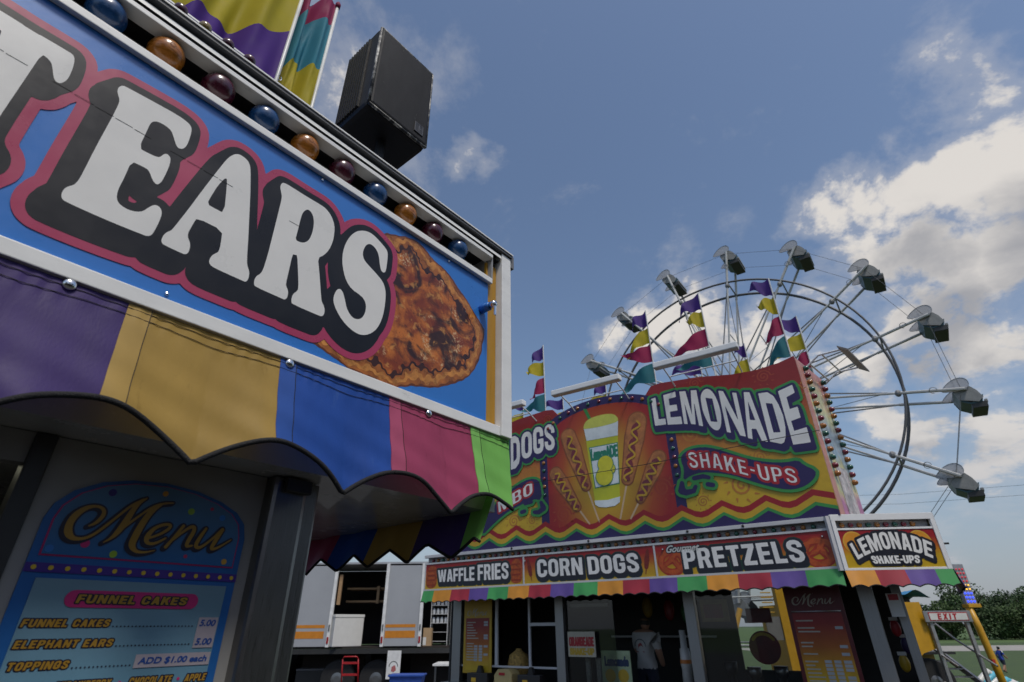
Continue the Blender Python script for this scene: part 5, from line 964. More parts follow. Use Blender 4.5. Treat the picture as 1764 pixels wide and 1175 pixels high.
# ================================================================== FERRIS WHEEL
def ferris():
    C = Vector((8.54, 19.278, 9.47)); a = Vector((.80073, -.59902, 0)); nr = Vector((-.59902, -.80073, 0)); Zv = Vector((0, 0, 1)); R = 7.0; RR = 5.46; WD = 1.3; ph = 2.58135
    root = empty('ferris_wheel', (C.x, C.y, 0)); tag(root, 'white and grey sixteen seat Ferris wheel behind the lemonade stand', 'Ferris wheel')
    O = Vector((C.x, C.y, 0)); arm_m = mat('wheel_white_paint', (.50, .50, .49), .45, var=.12, scale=2); rim_m = mat('wheel_rim_dark', (.10, .10, .105), .5, var=.2, scale=2); cab_m = mat('wheel_cable', (.12, .12, .12), .5); brace_m = mat('wheel_brace_grey', (.20, .20, .205), .5, var=.15, scale=3)
    def P(r, t, off): return C-O+a*(r*math.cos(t))+Zv*(r*math.sin(t))-nr*off
    N = 16; ts = [ph-2*PI*k/N for k in range(N)]
    for off, rr in ((0, .042), (WD, .055)):
        MB().path([P(RR, 2*PI*k/96, off) for k in range(96)], rr, 6, closed=True).build('rim', rim_m, root, True)
        MB().path([P(R*.985, t, off) for t in ts], .008, 4, closed=True).build('perimeter_cable', cab_m, root)
    MB().tube(P(0, 0, -.45), P(0, 0, WD+.45), .16, n=14).build('axle', brace_m, root, True)
    for off in (-.12, WD+.12): MB().tube(P(0, 0, off-.05), P(0, 0, off+.05), .55, n=20).build('hub', arm_m, root)
    for t in ts:
        for off in (0, WD):
            m = MB(); m.tube(P(.4, t, off), P(RR*.96, t, off), .038, n=6); m.tube(P(RR*.96, t, off), P(R, t, off), .050, n=6); m.build('spoke', arm_m, root)
        b = MB()
        for r in (.32, .56): b.tube(P(RR*r, t, 0), P(RR*r, t, WD), .018, n=5)
        b.tube(P(RR*.33, t, 0), P(RR*.56, t, WD), .012, n=4); b.tube(P(RR*.56, t, WD), P(RR*.9, t, 0), .012, n=4)
        b.build('spoke_lattice', brace_m, root)
        b = MB()
        for sg in (-1, 1): b.tube(P(RR*.97, t, 0 if sg > 0 else WD), P(.5, t+sg*1.15, .1 if sg > 0 else WD-.1), .026, n=5)
        b.tube(P(RR, t, 0), P(RR, t, WD), .03, n=5)
        b.build('brace', brace_m, root)
        MB().ellipsoid(tuple(P(RR*.97, t, .02)), .10, .10, .12, 8, 6).build('rim_clamp', brace_m, root)
        b = MB(); q0 = P(RR+.75, t, -.05)
        b.path([q0+a*(.10*math.cos(k*.6))+Zv*(.10*math.sin(k*.6)) for k in range(9)], .010, 4); b.build('lamp_wire', cab_m, root)
    for off in (-.42, WD+.42):
        for sg in (-1, 1):
            MB().tube(P(0, 0, off), Vector((0, 0, 0))+a*(sg*3.6)-nr*(off*1.0+(-.8 if off < 0 else .8)), .11, .13, n=8).build('tower_leg', arm_m, root, True)
        b = MB()
        for k in range(1, 7):
            h = 9.47*(1-k/7); w = 3.6*k/7; o2 = off+(-.8 if off < 0 else .8)*k/7; b.tube(a*(-w)+Zv*h-nr*o2, a*w+Zv*h-nr*o2, .03, n=5)
        b.build('tower_rung', arm_m, root)
    # seat
    body = mat('seat_charcoal', (.035, .036, .036), .55, var=.3, scale=6); teal = mat('seat_teal', (.02, .065, .075), .45, var=.2); hoop_m = mat('hoop_steel', (.33, .33, .34), .4, var=.1); grey = mat('seat_grey', (.25, .25, .24), .5, var=.2)
    net = bpy.data.materials.new('seat_mesh_screen'); net.use_nodes = True; nt = net.node_tree; L = nt.links.new; pb_ = nt.nodes['Principled BSDF']; pb_.inputs['Base Color'].default_value = (.46, .46, .48, 1); pb_.inputs['Roughness'].default_value = .6
    tr = nt.nodes.new('ShaderNodeBsdfTransparent'); mx = nt.nodes.new('ShaderNodeMixShader'); ck = nt.nodes.new('ShaderNodeTexChecker'); tc = nt.nodes.new('ShaderNodeTexCoord'); L(tc.outputs['Object'], ck.inputs['Vector']); ck.inputs['Scale'].default_value = 90
    mth_ = nt.nodes.new('ShaderNodeMath'); mth_.operation = 'MULTIPLY_ADD'; L(ck.outputs['Fac'], mth_.inputs[0]); mth_.inputs[1].default_value = .25; mth_.inputs[2].default_value = .58; L(mth_.outputs[0], mx.inputs[0]); L(tr.outputs[0], mx.inputs[1]); L(pb_.outputs[0], mx.inputs[2]); L(mx.outputs[0], [n for n in nt.nodes if n.type == 'OUTPUT_MATERIAL'][0].inputs[0])
    rot = Matrix((a, -nr, Zv)).transposed().to_4x4()     # seat local x along the wheel, y to the far side
    W0, W1 = .10, WD-.10
    seat = link('seat', None, root); seat.empty_display_size = .1
    def pr(prof, y0, y1): return MB().prism(prof, y0, y1)
    pr([(-.42, .22), (-.36, .24), (-.20, -.30), (.30, -.38), (.32, -.30), (.30, -.46), (-.26, -.40)], W0, W1).build('bench', body, seat)
    pr([(-.46, -.05), (-.30, -.48), (.02, -.66), (.42, -.60), (.52, -.30), (.48, -.30), (.38, -.52), (.02, -.58), (-.26, -.42), (-.40, -.02)], W0+.02, W1-.02).build('tub', teal, seat)
    MB().box(.02, .56, W0+.03, W1-.03, -.84, -.58, bev=.02).build('footwell', body, seat); MB().box(.50, .60, W0+.05, W1-.05, -.62, -.50, bev=.01).build('lap_bar', grey, seat)
    for y in (W0, W1):
        pf = [(-.34, -.42), (-.46, -.10), (-.30, .10), (.18, .12), (.36, -.10), (.50, -.42), (.30, -.60)]
        pr(pf, y-.012, y+.012).build('side_panel', grey if y == W0 else body, seat)
        hp = [(-.88, .02), (-.74, .22), (-.48, .44), (-.20, .56), (.02, .55), (.16, .44), (.20, .26), (.12, .08), (-.10, -.02), (-.50, -.02)]
        hp = smooth_loop(hp, 2); pr(hp, y-.032, y-.030).build('mesh_screen', net, seat); MB().path([(x, y-.031, z) for x, z in hp], .012, 5, closed=True).build('hoop', hoop_m, seat)
        MB().tube((0, y-.10, 0), (0, y+.06, 0), .05, n=10).build('pivot', grey, seat)
    for k, t in enumerate(ts):
        s_ = seat if k == 0 else copy_tree(seat, root)
        mw = Matrix.Translation(P(R, t, 0)) @ rot @ Matrix.Rotation(random.uniform(-.05, .08), 4, 'Y') @ Matrix.Diagonal((.70, 1.0, .72, 1.0)); s_.matrix_local = mw
ferris()

# ================================================================== TRUCK TRAILER beyond the stands
tw = mat('trailer_white', (.34, .35, .37), .4, var=.08, scale=.8, grime=('#6b6a66', 3, .66, .3)); twd = mat('trailer_edge_white', (.70, .70, .69), .4); orgm = mat('orange_stripe', (.55, .20, .015), .45); tdark = mat('trailer_inside', (.022, .016, .014), .85, var=.4, scale=2); wood = mat('raw_wood', (.38, .24, .13), .7, var=.2, scale=4, stretch=(.3, 3, 3)); rub = mat('tyre_rubber', (.012, .012, .013), .8, var=.2)
def trailer():
    e = empty('box_trailer', (-4.5, 19, 0)); tag(e, 'white box trailer with orange stripes and open side doors', 'trailer')
    X = -4.5
    def b(n, m, x0, x1, y0, y1, z0, z1, bev=0.0): return MB().box(x0-X, x1-X, y0, y1, z0, z1, bev=bev).build(n, m, e)
    for x0, x1 in ((-9.5, -5.93), (-4.12, -3.05)):
        b('side_panel', tw, x0, x1, 0, .05, 1.42, 3.75)
        b('stripe', orgm, x0+.02, x1-.10, -.004, .0, 1.93, 2.02); b('stripe', orgm, x0+.02, x1-.10, -.004, .0, 1.64, 1.84)
    for x in (-5.925, -4.225, -3.045):
        b('door_post', twd, x, x+.10, -.03, .06, 1.40, 3.80, bev=.006); b('hinge', brushed, x+.03, x+.07, -.05, -.031, 1.85, 2.02); b('marker_light', mat('marker_red', (.30, .01, .015), .3), x+.02, x+.08, -.05, -.031, 1.50, 1.68, bev=.008)
    b('roof', tw, -9.5, .3, 0, 2.5, 3.80, 3.86); b('back_wall', tdark, -9.5, .3, 2.45, 2.5, 1.42, 3.79); b('floor', tdark, -9.5, .3, .06, 2.44, 1.36, 1.41); b('chassis_rail', mat('chassis_black', (.02, .02, .02), .6), -9.5, .3, -.02, .18, 1.22, 1.355); b('partition', tdark, -4.10, -4.06, .07, 2.4, 1.42, 3.78)
    b('shelf', wood, -5.8, -4.25, 1.2, 1.9, 3.10, 3.16); b('shelf', wood, -5.8, -4.25, 1.2, 1.9, 2.70, 2.76); b('shelf_post', wood, -4.75, -4.66, 1.12, 1.19, 2.66, 3.2); b('shelf_post', wood, -5.82, -5.72, .2, .28, 2.6, 3.5)
    for x0 in (-9.4, -6.9, -3.4): b('underbody_box', tdark, x0, x0+2.0, 1.0, 1.9, .12, 1.2)  # dark boxes added to stand for the shade beneath the trailer
    b('rear_skirt', tdark, -9.5, .3, 2.3, 2.36, .05, 1.21)  # dark sheet added to hide bright ground where the underside is in shade
    for x in (-4.30, -5.5):
        w = MB().lathe([(-.13, .30), (-.13, .50), (-.09, .53), (.09, .53), (.13, .50), (.13, .30)], (x-X, .35, .53), (0, 1, 0), 24).build('wheel', rub, e); MB().lathe([(-.14, .10), (-.12, .28), (-.05, .30)], (x-X, .35, .53), (0, 1, 0), 18).build('rim', brushed, w)
    fl = b('mud_flap', twd, -3.94, -3.52, -.06, -.045, .55, 1.30)
    f = Field(-3.90-X, -3.56-X, .60, 1.10, .012)
    f.stroke([(-3.73-X+.13*math.cos(q), .88+.13*math.sin(q), .012) for q in [PI*k/14 for k in range(15)]], .05); f.stroke([(-3.86-X, .68, .008), (-3.60-X, .68, .008)], .05); f.mesh(f.F, 0, -.0615, 'flap_emblem', mat('flap_ink', (.08, .09, .09), .6), fl)
    f = Field(-3.90-X, -3.56-X, .60, 1.10, .012); f.stroke([(-3.76-X, .77, .03), (-3.74-X, .84, .045), (-3.70-X, .88, .03), (-3.69-X, .80, .045), (-3.72-X, .76, .03)], .05); f.mesh(f.F, 0, -.0625, 'flap_emblem', mat('flap_red', (.40, .12, .12), .6), fl)
    return e
trailer()
def thing_box(name, label, cat, loc, rz, parts, group=None):
    e = empty(name, loc, rz); tag(e, label, cat, group)
    for nm, m, args, bv in parts: MB().box(*args, bev=bv).build(nm, m, e)
    return e
frw = mat('freezer_white', (.62, .61, .58), .35, var=.05)
thing_box('chest_freezer', 'white chest freezer with red sticker inside the open trailer', 'freezer', (-5.0, 19.35, 1.412), math.radians(38), [('body', frw, (-.85, .12, -.0, .60, 0, .80), .02), ('lid', frw, (-.86, .13, -.01, .61, .806, .90), .015), ('sticker', mat('sticker_red', (.42, .05, .03), .4), (.121, .126, .18, .40, .45, .62), 0)])
thing_box('white_cooler', 'small white cooler with grey base at left of the freezer', 'cooler', (-5.82, 19.16, 1.412), 0, [('body', frw, (-.0, .30, .0, .3, .18, .86), .02), ('base', brushed, (.02, .28, .02, .28, 0, .175), .01)])
thing_box('cardboard_box', 'brown cardboard box standing at the trailer doorway', 'box', (-2.90, 19.1, 1.412), 0, [('box', mat('cardboard', (.36, .24, .13), .8), (0, .26, 0, .3, 0, .50), 0), ('label', frw, (-.0, .10, -.004, -.001, .02, .24), 0)])
def rack():
    e = empty('wire_rack', (-2.75, 19.6, 1.412)); tag(e, 'wire rack of glass jars inside the trailer doorway', 'rack')
    for x in (0, .55):
        for y in (0, .4): MB().tube((x, y, 0), (x, y, 1.6), .014, n=6).build('post', gal, e)
    jar = MB().lathe([(0, .03), (.0, .055), (.12, .055), (.15, .035), (.17, .035)], (0, 0, 0), (0, 0, 1), 10).mesh('jar', mat('jar_glass', (.62, .64, .66), .15, coat=.5, var=.2), True)
    for k in range(6):
        z = .12+.26*k; MB().box(0, .55, 0, .4, z-.012, z).build('shelf', gal, e)
        if k >= 2:
            for i in range(4):
                j = link('jar', jar, e); j.location = (.07+.135*i, .12, z)
rack()
thing_box('white_cabinet', 'tall white cabinet with dark handle bar inside the trailer', 'cabinet', (-2.10, 19.5, 1.412), 0, [('body', frw, (0, .9, 0, .6, 0, 1.45), .015), ('handle', blackp, (.03, .87, -.03, -.002, 1.02, 1.12), .004)])
def hand_truck():
    e = empty('hand_truck', (-4.85, 18.2, 0)); tag(e, 'red tubular hand truck parked under the trailer', 'hand truck'); m = mat('red_paint', (.36, .012, .016), .35)
    b = MB()
    for x in (-.24, .24): b.path([(x, .25, .12), (x, .05, .7), (x*.95, -.08, 1.12)], .020, 8)
    b.path([(-.228, -.08, 1.12), (-.18, -.1, 1.18), (.18, -.1, 1.18), (.228, -.08, 1.12)], .020, 8); b.build('frame', m, e, True)
    for z, y in ((.45, .14), (.72, .045), (1.02, -.05)): MB().box(-.24, .24, y-.01, y+.01, z-.03, z+.03, bev=.004).build('crossbar', m, e)
    for x in (-.27, .27):
        w = MB().lathe([(-.04, .05), (-.04, .12), (.04, .12), (.04, .05)], (x, .28, .125), (1, 0, 0), 16).build('wheel', rub, e)
    MB().box(-.25, .25, -.12, .2, .012, .024).build('toe_plate', m, e)
hand_truck()
bluep = mat('blue_plastic', (.02, .07, .33), .45)
def bin_(loc):
    e = empty('storage_bin', loc); tag(e, 'blue plastic storage bin left of the lemonade stand counter', 'bin')
    MB().add([(-.33, -.22, 0), (.33, -.22, 0), (.33, .22, 0), (-.33, .22, 0), (-.38, -.26, .30), (.38, -.26, .30), (.38, .26, .30), (-.38, .26, .30)], [(0, 3, 2, 1), (4, 5, 6, 7), (0, 1, 5, 4), (1, 2, 6, 5), (2, 3, 7, 6), (3, 0, 4, 7)]).build('tub', bluep, e); MB().box(-.41, .41, -.29, .29, .302, .34, bev=.01).build('rim', bluep, e)
bin_((-2.52, 14.6, .62))
thing_box('folding_table', 'grey topped table with red cloth skirt left of the lemonade stand', 'table', (-2.1, 14.3, 0), 0, [('top', mat('table_grey', (.30, .30, .30), .4), (-.85, 1.0, -.4, .8, .58, .615), .004), ('skirt', mat('table_skirt_red', (.30, .015, .02), .6), (-.82, .97, -.39, -.36, .05, .578), 0), ('leg', brushed, (-.80, -.75, .70, .75, 0, .578), 0), ('leg', brushed, (.9, .95, .70, .75, 0, .578), 0)])
thing_box('gas_canister_crate', 'dark crate of equipment stored under the trailer', 'crate', (-6.3, 19.6, 0), .1, [('crate', mat('chassis_black', (.02, .02, .02), .6), (-.6, .6, 0, .8, .0, .75), .02), ('lid', mat('lid_grey', (.10, .10, .11), .5), (-.62, .62, -.02, .82, .752, .80), .01)])
thing_box('ramp_board', 'pale sloping ramp board beside the trailer doorway', 'ramp', (-2.1, 17.6, .0), 0, [('board', twd, (-.25, .65, 0, 1.3, .95, 1.0), .004), ('leg', brushed, (-.2, -.15, .1, .15, 0, .948), 0), ('leg', brushed, (.55, .60, .1, .15, 0, .948), 0)])
# ================================================================== things in and on the far stand
def far_thing(name, label, cat, group=None):
    e = empty(name, FAR_LOC, FAR_ROT); return tag(e, label, cat, group)
mgrad = ramp_mat('stand_menu_gradient', [(0, (.58, .42, .02)), (.25, (.50, .26, .02)), (.5, (.36, .10, .015)), (.8, (.26, .02, .018)), (1, (.22, .015, .018))], 'Z', 1.2, 2.1); mmar = mat('menu_maroon', (.10, .008, .012), .4); inkw = mat('menu_ink_pale', (.42, .40, .34), .5); patch = mat('price_sticker', (.40, .42, .44), .5); inky = mat('menu_ink_dark', (.02, .02, .02), .5)
def far_menu(u0, u1, z0, z1, y, lab, head):
    e = far_thing('menu_board', lab, 'menu board')
    bx('board', mmar if head else byel, e, u0, u1, y, y+.02, z0, z1); bx('field', mgrad, e, u0+.05, u1-.05, y-.004, y-.001, z0+.05, z1-(.36 if head else .30))
    r_ = random.Random(int(u0*100)); z = z1-(.46 if head else .38); ln = MB(); pt = MB(); w = u1-u0
    while z > z0+.12:
        if r_.random() < .8:
            L_ = w*r_.uniform(.15, .42); ln.box(u0+.08, u0+.08+L_, y-.006, y-.0045, z, z+.016)
            if r_.random() < .7: pt.box(u1-.17, u1-.08, y-.006, y-.0045, z-.008, z+.026)
            if z < z0+.45: 
                for q in (0, 1): pt.box(u1-.17-.11*(q+1), u1-.09-.11*(q+1), y-.006, y-.0045, z-.008, z+.026)
        z -= .043
    o = ln.build('menu_lines', inkw, e); o['kind'] = 'stuff'; o = pt.build('price_stickers', patch, e); o['kind'] = 'stuff'
    us = [p[0] for s_ in MENU for p in s_]; zs = [p[1] for s_ in MENU for p in s_]; ua, ub, za, zb = min(us), max(us), min(zs), max(zs); k = (w*.74)/(ub-ua)
    lettering([], [('menu_title', 0, None, inkw)], e, .008, y0=y-.003, strokes=[[((p[0]-ua)*k+u0+w*.13, (p[1]-za)*k*.9+z1-.28, p[2]*k) for p in s_] for s_ in MENU])
    if head: bx('rail', chrome, e, u0+.05, u1-.05, y-.010, y-.005, z1-.345, z1-.335)
far_menu(-6.48, -5.84, 1.18, 2.36, .50, 'tall red to yellow menu board at the left window of the lemonade stand', False)
far_menu(-.80, -.10, 1.02, 2.40, .48, 'tall red to yellow menu board left of the corner columns', True)
def card(name, label, u0, u1, z0, z1, y, base, texts):
    e = far_thing(name, label, 'sign'); bx('card', base, e, u0, u1, y, y+.012, z0, z1)
    for k, (t, a0, a1, b0, b1, m, fn) in enumerate(texts):
        g = warp(block(t, .06) if fn == 'b' else bfont(t), lambda s, q: (u0+(u1-u0)*(a0+(a1-a0)*s), z0+(z1-z0)*(b0+(b1-b0)*q)))
        lettering(g, [('lettering', .004 if fn == 'b' else .008, None, m)], e, .007, y0=y-.002)
    return e
cream = mat('card_cream', (.50, .46, .36), .5); 
card('orangeade_card', 'cream orangeade card hung in the stand window', -4.27, -3.77, 1.47, 1.83, .50, cream, [('ORANGEADE', .05, .95, .42, .78, rdm, 'b'), ('SHAKE-UP', .06, .94, .08, .34, byel, 'b')])
e = card('lemonade_card', 'pale green lemonade poster behind the stand window', -3.74, -3.24, 1.10, 1.56, .62, mat('card_green', (.36, .44, .26), .5, var=.3, scale=5), [('Lemonade', .12, .92, .55, .82, mat('card_navy', (.01, .03, .09), .5), 'f')])
for u in (-3.6, -3.38): MB().lathe([(0, .09), (.002, .09)], (u, .617, 1.22), (0, -1, 0), 18).build('lemon_print', byel, e)
e = card('picture_card', 'maroon and gold picture card at top of the right window', -2.02, -1.62, 1.95, 2.25, .60, mat('card_gold', (.22, .15, .03), .5, var=.3), []); bx('picture', mat('card_maroon', (.16, .012, .02), .5, var=.3), e, -1.97, -1.70, .596, .599, 2.0, 2.18)
e = far_thing('round_sign', 'round maroon hanging sign with gold lettering in the right window', 'sign'); MB().lathe([(0, .21), (.02, .21)], (-1.25, .80, 1.62), (0, -1, 0), 28).build('disc', mat('disc_maroon', (.14, .012, .012), .5, var=.4, scale=4), e)
lettering([], [('gold_arc', 0, None, byel)], e, .01, y0=.776, strokes=[[(-1.25+.17*math.cos(q), 1.62+.17*math.sin(q), .020) for q in [PI*(.2+.6*k/12) for k in range(13)]]]); bx('plaque', mat('disc_maroon', (.14, .012, .012)), e, -1.42, -1.08, .79, .82, 1.93, 2.12)
for k, (u, lab) in enumerate(((-6.02, 'black napkin dispenser left of the tan box on the counter'), (-4.95, 'black napkin dispenser right of the tan box on the counter'))):
    e = far_thing('napkin_dispenser', lab, 'dispenser', 'dispensers on the counter'); bx('case', blackp, e, u-.22, u+.22, .32, .52, 1.041, 1.20, bev=.01); MB().prism([(u-.06, 1.201), (u+.06, 1.201), (u+.03, 1.30), (u-.02, 1.31)], .38, .46).build('lid', blackp, e); bx('tag', byel, e, u-.12, u-.02, .314, .319, 1.07, 1.13)
e = far_thing('tan_dispenser', 'tan rounded dispenser with red badge on the stand counter', 'dispenser'); tan = mat('tan_plastic', (.45, .36, .16), .45); MB().prism([(-5.66, 1.041), (-5.30, 1.041), (-5.30, 1.20), (-5.36, 1.27), (-5.58, 1.27), (-5.66, 1.18)], .34, .60).build('case', tan, e); bx('badge', rdm, e, -5.56, -5.44, .334, .339, 1.18, 1.22)
e = far_thing('popcorn_bag', 'clear bag of golden popcorn behind the stand window', 'popcorn bag'); MB().lathe([(0, .16), (.05, .2), (.3, .2), (.42, .17), (.5, .05), (.52, .06)], (-5.48, .85, 1.042), (0, 0, 1), 16).build('bag', mat('popcorn', (.42, .26, .07), .7, var=.6, scale=25, bump=.8, bscale=40, bdist=.02), e, True)
e = far_thing('cup_tower', 'tall stack of clear and white cups right of the worker', 'cups'); MB().lathe([(0, .09), (.30, .075), (.32, .085), (.55, .07), (.56, .05), (.80, .045)], (-2.42, .80, 1.042), (0, 0, 1), 16).build('cups', mat('cup_plastic', (.5, .48, .45), .3), e, True); MB().lathe([(0, .088), (.05, .085)], (-2.42, .80, 1.40), (0, 0, 1), 16).build('band', mat('orange_band', (.5, .15, .02), .4), e)
for k, u in enumerate((-4.05, -3.86)):
    e = far_thing('cup_sleeve', ('left' if k == 0 else 'right')+' tall white stack of paper cups under the orangeade card', 'cups', 'paper cup stacks'); MB().lathe([(0, .05), (.36, .05), (.37, .055), (.40, .055)], (u, .78, 1.042), (0, 0, 1), 14).build('cups', mat('paper_cup', (.50, .49, .46), .6, var=.35, scale=40), e, True)
e = far_thing('display_case', 'dark food warmer with copper front on the right counter', 'warmer'); bx('case', mat('warmer_dark', (.05, .05, .05), .3), e, -1.75, -.95, .66, .94, 1.041, 1.12, bev=.01); bx('copper_front', mat('copper', (.5, .22, .10), .3, 1.0), e, -1.70, -1.0, .652, .659, 1.05, 1.11)
for k, (u, h, c_) in enumerate(((-1.85, .42, 'dark blender jar on the right counter, next to the column'), (-1.52, .36, 'steel juicer on the right counter, second from the column'), (-1.15, .38, 'steel juicer on the right counter, third from the column'))):
    e = far_thing('juicer', c_, 'juicer', 'juicers on the right counter'); MB().lathe([(0, .10), (.05, .10), (.08, .07), (h*.6, .05), (h*.7, .09), (h, .10)], (u, 1.1, 1.0), (0, 0, 1), 14).build('body', brushed if k else blackp, e, True); bx('base', blackp, e, u-.1, u+.1, 1.0, 1.2, .98, .999)
for k, (u, y, m, lab) in enumerate(((.47, .75, rdm, 'red and white bag of candy in the corner window'), (.53, .8, bpur, 'purple bag of candy in the corner window'), (.45, .7, byel, 'yellow bag of candy low in the corner window'))):
    e = far_thing('candy_bag', lab, 'bag', 'bags in the corner window'); z = 1.85-.2*k; MB().ellipsoid((u-.08, y+.3, z), .06, .03, .10, 10, 8).build('bag', m, e, True); bx('header', frw, e, u-.13, u-.03, y+.285, y+.315, z+.09, z+.13)
e = far_thing('paper_notice', 'white paper notice with red heading taped between corner columns', 'notice'); bx('paper', frw, e, .40, .55, .60, .604, 1.98, 2.25); bx('heading', rdm, e, .42, .53, .596, .599, 2.17, 2.24)

for k, (u, z, m, lab) in enumerate(((-2.95, 2.15, 'card_hang_red', 'red snack bag hanging above the worker, nearest the column'), (-3.35, 2.2, 'card_hang_gold', 'gold snack bag hanging above the worker'), (-2.65, 2.1, 'card_hang_green', 'green snack bag hanging right of the worker'))):
    e = far_thing('hanging_bag', lab, 'bag', 'bags hanging in the stand'); MB().ellipsoid((u, 1.9, z), .10, .05, .17, 10, 8).build('bag', mat(m, [(.30, .02, .03), (.40, .25, .02), (.03, .16, .06)][k], .4), e, True); MB().tube((u, 1.9, z+.16), (u, 1.9, 2.555), .006, n=5).build('string', blackp, e)

# ================================================================== people
def person(name, label, loc, rz, h, joints, radii, edges, paint, root_i=0, hat=None):
    me = bpy.data.meshes.new(name); me.from_pydata([tuple(c*h for c in j) for j in joints], edges, []); o = bpy.data.objects.new(name, me); COL.objects.link(o)
    sk = o.modifiers.new('skin', 'SKIN'); sv = me.skin_vertices[0].data
    for i, r in enumerate(radii): sv[i].radius = (r*h, r*h) if not isinstance(r, tuple) else (r[0]*h, r[1]*h); sv[i].use_root = (i == root_i)
    sk.use_smooth_shade = True; sb = o.modifiers.new('sub', 'SUBSURF'); sb.levels = 3; sb.render_levels = 3
    dg = bpy.context.evaluated_depsgraph_get(); m2 = bpy.data.meshes.new_from_object(o.evaluated_get(dg)); bpy.data.objects.remove(o); m2.name = name
    m2.materials.clear(); ml = []
    for p in m2.polygons:
        m = paint(p.center/h)
        if m not in ml: ml.append(m); m2.materials.append(m)
        p.material_index = ml.index(m); p.use_smooth = True
    r = link(name, m2); r.location = loc; r.rotation_euler = (0, 0, rz); tag(r, label, 'person'); return r
skin_m = mat('skin', (.36, .19, .12), .5, var=.05); hair_m = mat('dark_hair', (.012, .010, .009), .6, var=.2); shirt_b = mat('blue_shirt', (.015, .045, .30), .7); white_c = mat('white_cloth', (.50, .50, .48), .75, var=.06); short_m = mat('dark_shorts', (.015, .018, .035), .8); shoe_m = mat('dark_shoes', (.02, .02, .022), .6); tee = mat('white_tee', (.50, .48, .45), .8, var=.06)
# x forward, y left, z up (unit = body height)
J = [(0, 0, .50), (.0, 0, .58), (.01, 0, .68), (.02, 0, .77), (.025, 0, .83), (.035, 0, .90), (.045, 0, .955),
     (.02, .095, .775), (-.05, .125, .64), (.02, .135, .52), (.05, .13, .47),
     (.02, -.095, .775), (.03, -.13, .64), (.12, -.13, .55), (.16, -.125, .52),
     (.0, .055, .47), (.10, .06, .27), (.03, .06, .06), (.10, .06, .025),
     (.0, -.055, .47), (-.04, -.055, .27), (-.17, -.055, .12), (-.16, -.055, .05)]
Rr = [(.085, .07), (.08, .065), (.09, .07), (.075, .06), .032, (.068, .062), (.05, .05), .042, .033, .026, .022, .042, .033, .026, .022, .062, .045, .03, .024, .062, .045, .03, .024]
Eg = [(0, 1), (1, 2), (2, 3), (3, 4), (4, 5), (5, 6), (3, 7), (7, 8), (8, 9), (9, 10), (3, 11), (11, 12), (12, 13), (13, 14), (0, 15), (15, 16), (16, 17), (17, 18), (0, 19), (19, 20), (20, 21), (21, 22)]
def kid_paint(c):
    if c.z > .845: return hair_m if (c.x < .065 or c.z > .95) else skin_m
    if c.z > .81: return skin_m
    if c.z > .47 and abs(c.y) < .105: return shirt_b
    if c.z > .60 and abs(c.y) >= .105: return white_c if c.z > .735 else (shirt_b if c.z > .66 else skin_m)
    if c.z > .30 and abs(c.y) < .115 and abs(c.x) < .16: return short_m
    if c.z < .06 or (c.x < -.12 and c.z < .12): return shoe_m
    return skin_m
person('person', 'child in blue shirt and dark shorts running across the grass', (21.1, 26.75, .0), math.radians(10), 1.05, J, Rr, Eg, kid_paint)
J2 = [(0, 0, .53), (.0, 0, .60), (-.01, 0, .70), (.01, 0, .80), (.03, 0, .85), (.05, 0, .91), (.06, 0, .955),
      (.01, .105, .795), (.06, .135, .67), (.16, .10, .60), (.20, .08, .60), (.01, -.105, .795), (.0, -.145, .67), (.06, -.14, .56), (.09, -.13, .53),
      (.0, .055, .49), (.01, .06, .27), (.0, .06, .045), (.07, .06, .022), (.0, -.055, .49), (.0, -.06, .27), (-.01, -.06, .045), (.06, -.06, .022)]
R2 = [(.09, .075), (.095, .08), (.105, .085), (.08, .07), .034, (.062, .055), (.05, .048), .05, .036, .026, .02, .05, .036, .026, .02, .065, .046, .032, .024, .065, .046, .032, .024]
cap_m = mat('cap_brown', (.16, .10, .05), .7)
def worker_paint(c):
    if c.z > .93: return cap_m
    if c.z > .845: return hair_m if (c.x < .075 and c.z > .89) else skin_m
    if c.z > .825: return skin_m
    if c.z > .515 and (abs(c.y) < .12): return tee
    if abs(c.y) >= .12 or c.x > .10: return tee if c.z > .68 else skin_m
    if c.z < .05: return shoe_m
    return short_m
wx, wy = -3.22, 1.25; cf, sf = math.cos(FAR_ROT), math.sin(FAR_ROT)
wk = person('person', 'worker in white tee and brown cap, seen from behind inside the stand', (FAR_LOC[0]+wx*cf-wy*sf, FAR_LOC[1]+wx*sf+wy*cf, .441), FAR_ROT+math.radians(80), 1.66, J2, R2, Eg, worker_paint)
h = 1.66
em = Field(-.16, .16, 1.0, 1.34, .006); em.stroke([(.10*math.cos(q), 1.17+.10*math.sin(q), .006) for q in [PI*k/14 for k in range(15)]], .03); ob = em.mesh(em.F, 0, 0, 'shirt_print', mat('tee_ink', (.05, .06, .07), .7), wk); ob.location = (-.152, 0, 0); ob.rotation_euler = (0, 0, -PI/2)
em = Field(-.16, .16, 1.0, 1.34, .006); em.stroke([(-.02, 1.15, .02), (-.012, 1.18, .028), (.01, 1.20, .02), (.02, 1.165, .03), (.0, 1.145, .022)], .03); em.stroke([(-.07, 1.09, .006), (.07, 1.09, .006)], .03); ob = em.mesh(em.F, 0, 0, 'shirt_print', mat('tee_red', (.30, .06, .06), .7), wk); ob.location = (-.153, 0, 0); ob.rotation_euler = (0, 0, -PI/2)

